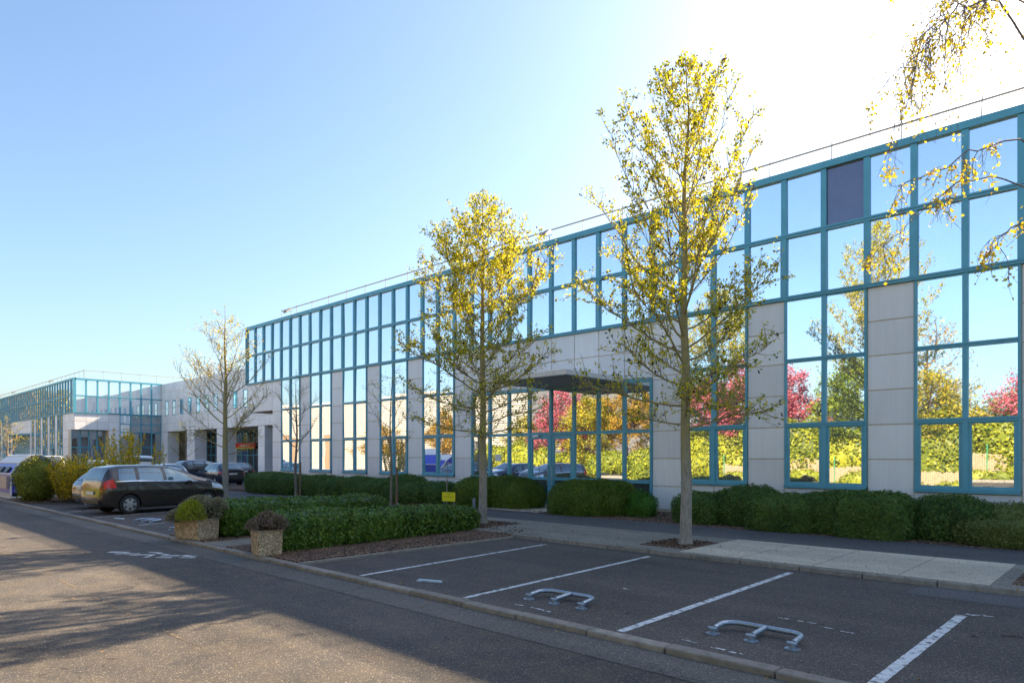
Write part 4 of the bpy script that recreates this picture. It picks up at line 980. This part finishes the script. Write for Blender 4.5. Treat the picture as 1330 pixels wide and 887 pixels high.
MPV=dict(L=4.45,W=.91,wr=.325,wheels=(.86,3.58),spokes=6,
 top=[(0,.62),(.03,.98),(.09,1.14),(.19,1.42),(.30,1.57),(.7,1.63),(1.6,1.645),(2.2,1.61),(2.7,1.48),(3.2,1.28),(3.55,1.15),(3.9,1.06),(4.2,.94),(4.38,.78),(4.45,.62)],
 belt=[(0,.60),(.04,.92),(.12,1.08),(1.0,1.10),(3.2,1.04),(3.6,1.0),(4.2,.84),(4.45,.58)],
 bot=[(0,.42),(.12,.27),(.5,.20),(3.9,.20),(4.3,.22),(4.45,.34)],
 wid=[(0,.66),(.05,.79),(.2,.88),(.6,.91),(3.6,.91),(4.0,.87),(4.25,.76),(4.4,.60),(4.45,.5)],
 rw=[(0,.9),(.15,.84),(.5,.72),(2.4,.72),(3.2,.80),(3.6,.84),(4.45,.86)],
 side=[(.52,1.06,.56,1.06),(1.18,1.98,1.18,1.94),(2.10,3.10,2.06,2.55)],trim=(.42,3.2),seams=(1.12,2.04,2.95),handles=(1.25,2.15),
 tail=(.03,.44,4.6,6.35),head=(.10,.70,4.7,6.2),mirror=2.85,rearglass=(.10,.29),windscreen=(2.35,3.4),pz=.66)
HATCH=dict(L=4.25,W=.89,wr=.315,wheels=(.80,3.42),spokes=5,
 top=[(0,.60),(.03,.88),(.14,1.02),(.42,1.30),(.62,1.42),(1.2,1.47),(1.9,1.46),(2.3,1.38),(2.7,1.18),(3.05,1.02),(3.6,.93),(4.0,.82),(4.2,.70),(4.25,.58)],
 belt=[(0,.58),(.05,.84),(.14,.96),(1.0,.97),(3.0,.90),(3.5,.86),(4.0,.75),(4.25,.54)],
 bot=[(0,.40),(.12,.25),(.5,.18),(3.7,.18),(4.1,.2),(4.25,.32)],
 wid=[(0,.64),(.05,.76),(.2,.86),(.6,.89),(3.4,.89),(3.8,.85),(4.05,.74),(4.2,.6),(4.25,.5)],
 rw=[(0,.9),(.2,.80),(.7,.70),(2.2,.70),(3.0,.80),(3.4,.84),(4.25,.86)],
 side=[(.62,1.0,.75,1.0),(1.08,1.80,1.08,1.72),(1.92,2.72,1.86,2.25)],trim=(.5,2.8),seams=(1.04,1.86,2.75),handles=(1.15,1.95),
 tail=(.03,.30,4.8,6.0),head=(.08,.5,4.5,6.0),mirror=2.55,rearglass=(.16,.58),windscreen=(2.25,3.0),pz=.72)
SUV=dict(HATCH,L=4.40,W=.92,wr=.36,wheels=(.85,3.5),
 top=[(0,.72),(.03,1.0),(.12,1.14),(.38,1.45),(.6,1.60),(1.2,1.66),(2.0,1.64),(2.45,1.52),(2.85,1.28),(3.1,1.15),(3.7,1.06),(4.15,.92),(4.35,.78),(4.4,.66)],
 belt=[(0,.7),(.05,.96),(.14,1.06),(1.0,1.06),(3.1,1.0),(3.6,.97),(4.15,.84),(4.4,.62)],
 bot=[(0,.48),(.12,.34),(.5,.26),(3.8,.26),(4.2,.28),(4.4,.4)],
 wid=[(0,.68),(.05,.80),(.2,.89),(.6,.92),(3.5,.92),(3.95,.88),(4.2,.78),(4.35,.64),(4.4,.54)],mirror=2.65,rearglass=(.15,.55),windscreen=(2.4,3.05),pz=.8)
VAN=dict(MPV,L=4.6,W=.93,wr=.33,wheels=(.75,3.7),cat='van',
 top=[(0,1.0),(.02,1.7),(.10,1.88),(.4,1.95),(2.7,1.95),(3.0,1.88),(3.5,1.45),(3.8,1.15),(4.2,1.05),(4.45,.9),(4.6,.7)],
 belt=[(0,.9),(.05,1.1),(3.5,1.08),(3.9,1.0),(4.3,.9),(4.6,.62)],
 bot=[(0,.4),(.12,.28),(.5,.22),(4.1,.22),(4.45,.24),(4.6,.36)],
 wid=[(0,.85),(.05,.9),(.3,.93),(3.7,.93),(4.2,.88),(4.45,.76),(4.6,.6)],
 rw=[(0,.92),(2.8,.86),(3.6,.84),(4.6,.88)],
 side=[(2.35,3.35,2.35,2.95)],trim=(.5,3.3),seams=(1.2,2.3,3.4),handles=(2.4,),mirror=3.25,rearglass=(.012,.05),windscreen=(2.95,3.75),tail=(.02,.14,3.4,6.5),pz=.6)
black=mpaint('car_paint_black',(.022,.022,.026),.2,.2); brown=mpaint('car_paint_anthracite',(.060,.047,.038),.6,.24)
navy=mpaint('car_paint_navy',(.015,.025,.06),.4,.2); whitep=mpaint('car_paint_white',(.75,.75,.75),0,.25); slate=mpaint('car_paint_slate',(.05,.06,.08),.5,.22)
silver=mpaint('car_paint_silver',(.35,.37,.38),.7,.25); MPV['mirmat']=black
def place(P,rear,yaw): # rear centre -> centre
    return (rear[0]+math.cos(yaw)*P['L']/2,rear[1]+math.sin(yaw)*P['L']/2,0)
y=rad(98); car('dark anthracite people carrier parked nose in, nearest the road and the planters',place(MPV,(-25.45,6.55),y),y,brown,MPV)
y=rad(98); car('dark hatchback next to the people carrier, mostly hidden behind it',place(HATCH,(-28.5,7.0),y),y,navy,HATCH)
y=rad(-82); car('dark blue car parked nose out beside the yellow bush, leftmost in the front bays',place(HATCH,(-31.6,12.0),y),y,navy,HATCH)
y=rad(180); car('dark slate hatchback seen from behind in the court, partly behind the bare tree trunk',place(HATCH,(-42.9,19.1),y),y,slate,dict(HATCH,top=[(a,b+.04) for a,b in HATCH['top']]))
y=rad(92); car('dark sports utility car in the court behind the white car, its red rear lamp showing',place(SUV,(-47.9,17.2),y),y,slate,SUV)
y=rad(176); car('white hatchback in the court behind the front of the dark people carrier',place(HATCH,(-42.6,15.4),y),y,whitep,HATCH)
y=rad(180); car('car with red rear lamp in the porch shade behind the slate hatchback',place(HATCH,(-49.5,22.9),y),y,slate,HATCH)
y=rad(-12); car('white van with dark windscreen behind the yellow bush',place(VAN,(-62.5,13.4),y),y,whitep,VAN)
y=rad(160); car('white car seen over the people carrier roof, left of the upright yellow shoots',place(SUV,(-50.4,13.2),y),y,silver,SUV)
y=rad(175); car('white van parked farther back before the far block side wall',place(VAN,(-63.0,20.2),y),y,whitep,VAN)
# blue recycling bin
t=empty('recycling_bin','blue polygonal recycling bin with white edges and a picture panel behind the round bush','bin',(0,0,0))
bx0,bx1=-40.4,-36.0
prof=[(6.25,.12),(8.55,.12),(8.62,.95),(8.0,1.62),(7.35,1.98),(6.95,1.93),(6.55,1.62),(6.25,1.15)]
m=MB(); n=len(prof)
m.poly([(bx1,y_,z_) for y_,z_ in prof]); m.poly([(bx0,y_,z_) for y_,z_ in reversed(prof)])
for k in range(n):
    a=prof[k];b=prof[(k+1)%n]; m.quad((bx1,a[0],a[1]),(bx0,a[0],a[1]),(bx0,b[0],b[1]),(bx1,b[0],b[1]),1 if k in (3,4,5) else 0)
m.build('body',[M['bluebin'],M['fasc']],t)
m=MB()
for k in range(n):
    a=prof[k];b=prof[(k+1)%n]
    for xx in (bx1+.01,bx0-.01): m.tube([(xx,a[0],a[1]),(xx,b[0],b[1])],.045,6)
    m.tube([(bx0,a[0],a[1]),(bx1,a[0],a[1])],.035,6)
m.build('edge_frame',M['white'],t)
m=MB(); m.box(bx0,bx1,6.23,8.57,.04,.30); m.build('base',mplain('bin_base',(.55,.5,.45),.7),t)
m=MB(); m.box(bx0+.3,bx1-.3,6.14,6.24,.5,1.05); m.build('poster_panel',mplain('poster_pale',(.55,.42,.36),.6),t)
cols=[(.75,.25,.12),(.05,.4,.45),(.7,.65,.6),(.7,.15,.3),(.75,.45,.15),(.55,.3,.2)]
m=MB(); R=random.Random(4)
for k in range(60):
    y_=R.uniform(6.75,8.3); z_=R.uniform(.95,1.42); s_=R.uniform(.05,.11); m.poly([(bx1+.012+k*.0003,y_+s_*math.cos(q*1.047),z_+s_*math.sin(q*1.047)) for q in range(6)],k%6)
m.build('picture_panel',[mplain('print_colour',c,.6) for c in cols],t)
m=MB()
for x_ in (-39.6,-38.3,-37.0):
    m.hexa([(x_-.35,6.24,1.2),(x_+.35,6.24,1.2),(x_+.35,6.40,1.42),(x_-.35,6.40,1.42),(x_-.35,6.2,1.24),(x_+.35,6.2,1.24),(x_+.35,6.36,1.46),(x_-.35,6.36,1.46)])
m.build('slot',M['black'],t)
# hoop barriers
def hoop(label,x,y,rz=0):
    t=empty('parking_barrier',label,'barrier',(x,y,.001),rz,'folding hoop barriers lying in the parking bays')
    W_=.43; D=.42; z=.075; m=MB(); pts=[(-W_,0,.06),(-W_,.17,z)]
    for k in range(1,6): a=math.pi-k*math.pi/2/6; pts.append((-W_+.17+.17*math.cos(a),.17+.17*math.sin(a),z))
    pts.append((-W_+.17,.34,z)); r_=[(-p[0],p[1],p[2]) for p in reversed(pts)]
    m.tube(pts+r_,.030,10); m.build('hoop',M['steel'],t,True)
    m=MB(); m.tube([(0,0,.06),(0,.34,z)],.030,10); m.build('middle_leg',M['steel'],t,True)
    for xx in (-W_,0,W_):
        m=MB(); m.tube([(xx,-.03,.0),(xx,-.03,.012)],.078,16); m.tube([(xx,-.03,.012),(xx,-.03,.065)],.036,10); m.tube([(xx-.05,-.03,.06),(xx+.05,-.03,.06)],.02,8)
        m.build('foot_plate',M['steel'],t,True)
    return t
hoop('hoop barrier in the rightmost bay, nearest the camera',-3.07,6.9)
hoop('hoop barrier in the second bay from the right',-5.72,6.85,rad(3))
hoop('hoop barrier in the empty bay right of the dark people carrier',-21.3,6.85,rad(10))
hoop('hoop barrier at the kerb beside the large planter',-18.2,6.75,rad(10))
t=empty('barrier_stub','flat blue white stub of a removed barrier in the third bay','barrier',(-8.1,6.68,.0),rad(20))
m=MB(); m.box(-.2,.2,-.03,.03,.0,.035); m.box(-.22,-.12,-.045,.045,.0,.02); m.build('plate',mplain('pale_blue_steel',(.5,.6,.66),.4),t,bevel=.008)
t=empty('barrier_stub','flat pale stub of a removed barrier in front of the dark people carrier','barrier',(-23.0,6.7,.0),rad(10))
m=MB(); m.box(-.25,.25,-.04,.04,.0,.04); m.build('plate',mplain('pale_blue_steel',(.5,.6,.66),.4),t,bevel=.008)
# planters
def planter(label,x,y,rz,a,b,h,ta,tb):
    t=empty('planter',label,'planter',(x,y,.06),rz)
    m=MB(); wl=.06
    m.hexa([(-a,-b,0),(a,-b,0),(a,b,0),(-a,b,0),(-ta,-tb,h),(ta,-tb,h),(ta,tb,h),(-ta,tb,h)]); m.build('box',M['agg'],t,bevel=.035)
    m=MB(); 
    for (x0_,x1_,y0_,y1_) in ((-ta+.01,ta-.01,-tb+.01,-tb+.07),(-ta+.01,ta-.01,tb-.07,tb-.01),(-ta+.01,-ta+.07,-tb+.07,tb-.07),(ta-.07,ta-.01,-tb+.07,tb-.07)): m.box(x0_,x1_,y0_,y1_,h-.01,h+.025)
    m.build('rim',M['agg'],t,bevel=.012)
    m=MB(); m.box(-ta+.07,ta-.07,-tb+.07,tb-.07,h-.02,h+.012); m.build('soil',M['soil'],t); return t
planter('large pebble faced planter beside the walkway, under the yellow green shrub',-15.82,6.2,rad(13),.43,.26,.44,.45,.28)
planter('small cube shaped pebble faced planter at the kerb, under the dry lavender',-12.25,6.10,rad(-7.6),.22,.22,.46,.24,.24)
def clump(name,label,cx_,cy_,z0,items,group=None):
    t=empty(name,label,'plant',(cx_,cy_,z0))
    for nm_,mat,n,r,h,ls in items:
        R=random.Random(hash(nm_)%1000 if False else len(nm_)*7+n); lf=[];ld=[];tr=MB()
        for _ in range(n):
            a=R.uniform(0,6.283); th=R.uniform(.0,1.5); d=Vector((math.sin(th)*math.cos(a)*r[0],math.sin(th)*math.sin(a)*r[1],math.cos(th)*h)); o_=Vector(r[2:5]) if len(r)>2 else Vector((0,0,0))
            q=d*R.uniform(.75,1.02)+o_; lf.append(tuple(q)); ld.append(tuple(d.normalized()))
            if R.random()<.12: tr.tube([o_*.6,o_*.8+d*.5,q],[.005,.004,.002],3,cap=False)
        s=fast_mesh(nm_,leafmesh(lf,[ls*R.uniform(.6,1.4) for _ in lf],dirs=ld,aspect=.35),mat,t)
        if tr.v: tr.build('stem',M['barkdark'],s)
    return t
clump('shrub_plant','domed grey and yellow green cotton lavender growing in the large planter',-15.8,6.25,.48,
 [('foliage',M['santo'],5600,(.62,.54,-.05,.02,0),.56,.04),('flower_heads',M['santo'],2800,(.30,.30,-.30,-.34,-.05),.32,.04),('flower_heads',M['santo'],1800,(.24,.24,.25,.32,.22),.30,.035),('new_growth',M['santoY'],3000,(.36,.34,.24,-.26,.02),.46,.05)])
clump('shrub_plant','dry purple brown lavender growing in the small planter',-12.25,6.12,.50,
 [('foliage',M['lav'],2600,(.36,.34,0,0,0),.40,.035),('flower_heads',M['lav'],1500,(.22,.22,.30,.05,.10),.24,.03),('flower_heads',M['lav'],1300,(.20,.22,-.32,-.1,.02),.22,.03)])
# stake, signs, posts
t=empty('wooden_stake','brown wooden stake standing beside the leafy sapling','stake',(-20.22,15.1,.05)); m=MB(); m.tube([(0,0,0),(0,0,1.45)],.045,8); m.build('post',M['wood'],t,True)
t=empty('wooden_stake','wooden stake tied against the bare young tree','stake',(-29.2,16.2,.05)); m=MB(); m.tube([(0,0,0),(0,0,1.6)],.05,8); m.build('post',M['wood'],t,True)
t=empty('yellow_sign','small yellow sign board just above the near hedge, in front of the facade','sign',(-17.9,15.6,.07),rad(20))
m=MB(); m.box(-.26,.26,-.008,.008,.28,.60); m.build('board',M['yellow'],t)
m=MB(); 
for a in (-.2,.2): m.tube([(a,.02,0),(a,.02,.55)],.012,6)
m.build('leg',M['steel'],t)
m=MB()
for (a,z,s_) in ((-.15,.47,.05),(-.07,.46,.04),(.0,.5,.07),(.06,.44,.04),(.12,.45,.05),(.17,.47,.03)): m.box(a,a+.02,-.0095,-.008,z-s_,z)
m.box(-.12,.12,-.0095,-.008,.535,.545); m.build('lettering',mplain('sign_ink',(.16,.13,.02),.6),t)
t=empty('steel_post','thin pale steel post in front of the facade behind the yellow sign','post',(-19.6,17.0,.08)); m=MB(); m.tube([(0,0,0),(0,0,.95)],.028,8); m.tube([(0,0,.95),(0,0,1.5)],.014,8); m.build('post',M['rail'],t,True)
t=empty('bollard','short dark bollard beside the middle tree','bollard',(-16.6,15.6,.08)); m=MB(); m.tube([(0,0,0),(0,0,.42),(0,0,.44)],[.05,.05,.03],12); m.build('post',M['greybox'],t,True)
t=empty('utility_cabinet','grey utility cabinet at the foot of the first recessed pillar','cabinet',(-60.2,22.2,0)); m=MB(); m.box(-.5,.5,-.3,.3,0,1.25); m.build('body',M['greybox'],t,bevel=.02); m=MB(); m.box(-.52,.52,-.33,.33,1.25,1.32); m.build('lid',M['greybox'],t)
# twigs on the near asphalt
m=MB()
for (x,y,a,l) in ((-1.2,8.9,.3,.25),(-1.35,8.6,2.2,.14),(-6.95,6.65,1.2,.15),(-1.1,9.9,.1,.35)):
    d=Vector((math.cos(a),math.sin(a),0)); p=Vector((x,y,.012)); m.tube([p,p+d*l*.5+Vector((.01,-.01,.012)),p+d*l],[.006,.005,.003],5); m.tube([p+d*l*.5,p+d*l*.6+Vector((-d.y,d.x,0))*l*.3],[.004,.002],4)
tag(m.build('fallen_twigs',M['barkdark']),'small dry twigs lying on the near bays',kind='stuff')
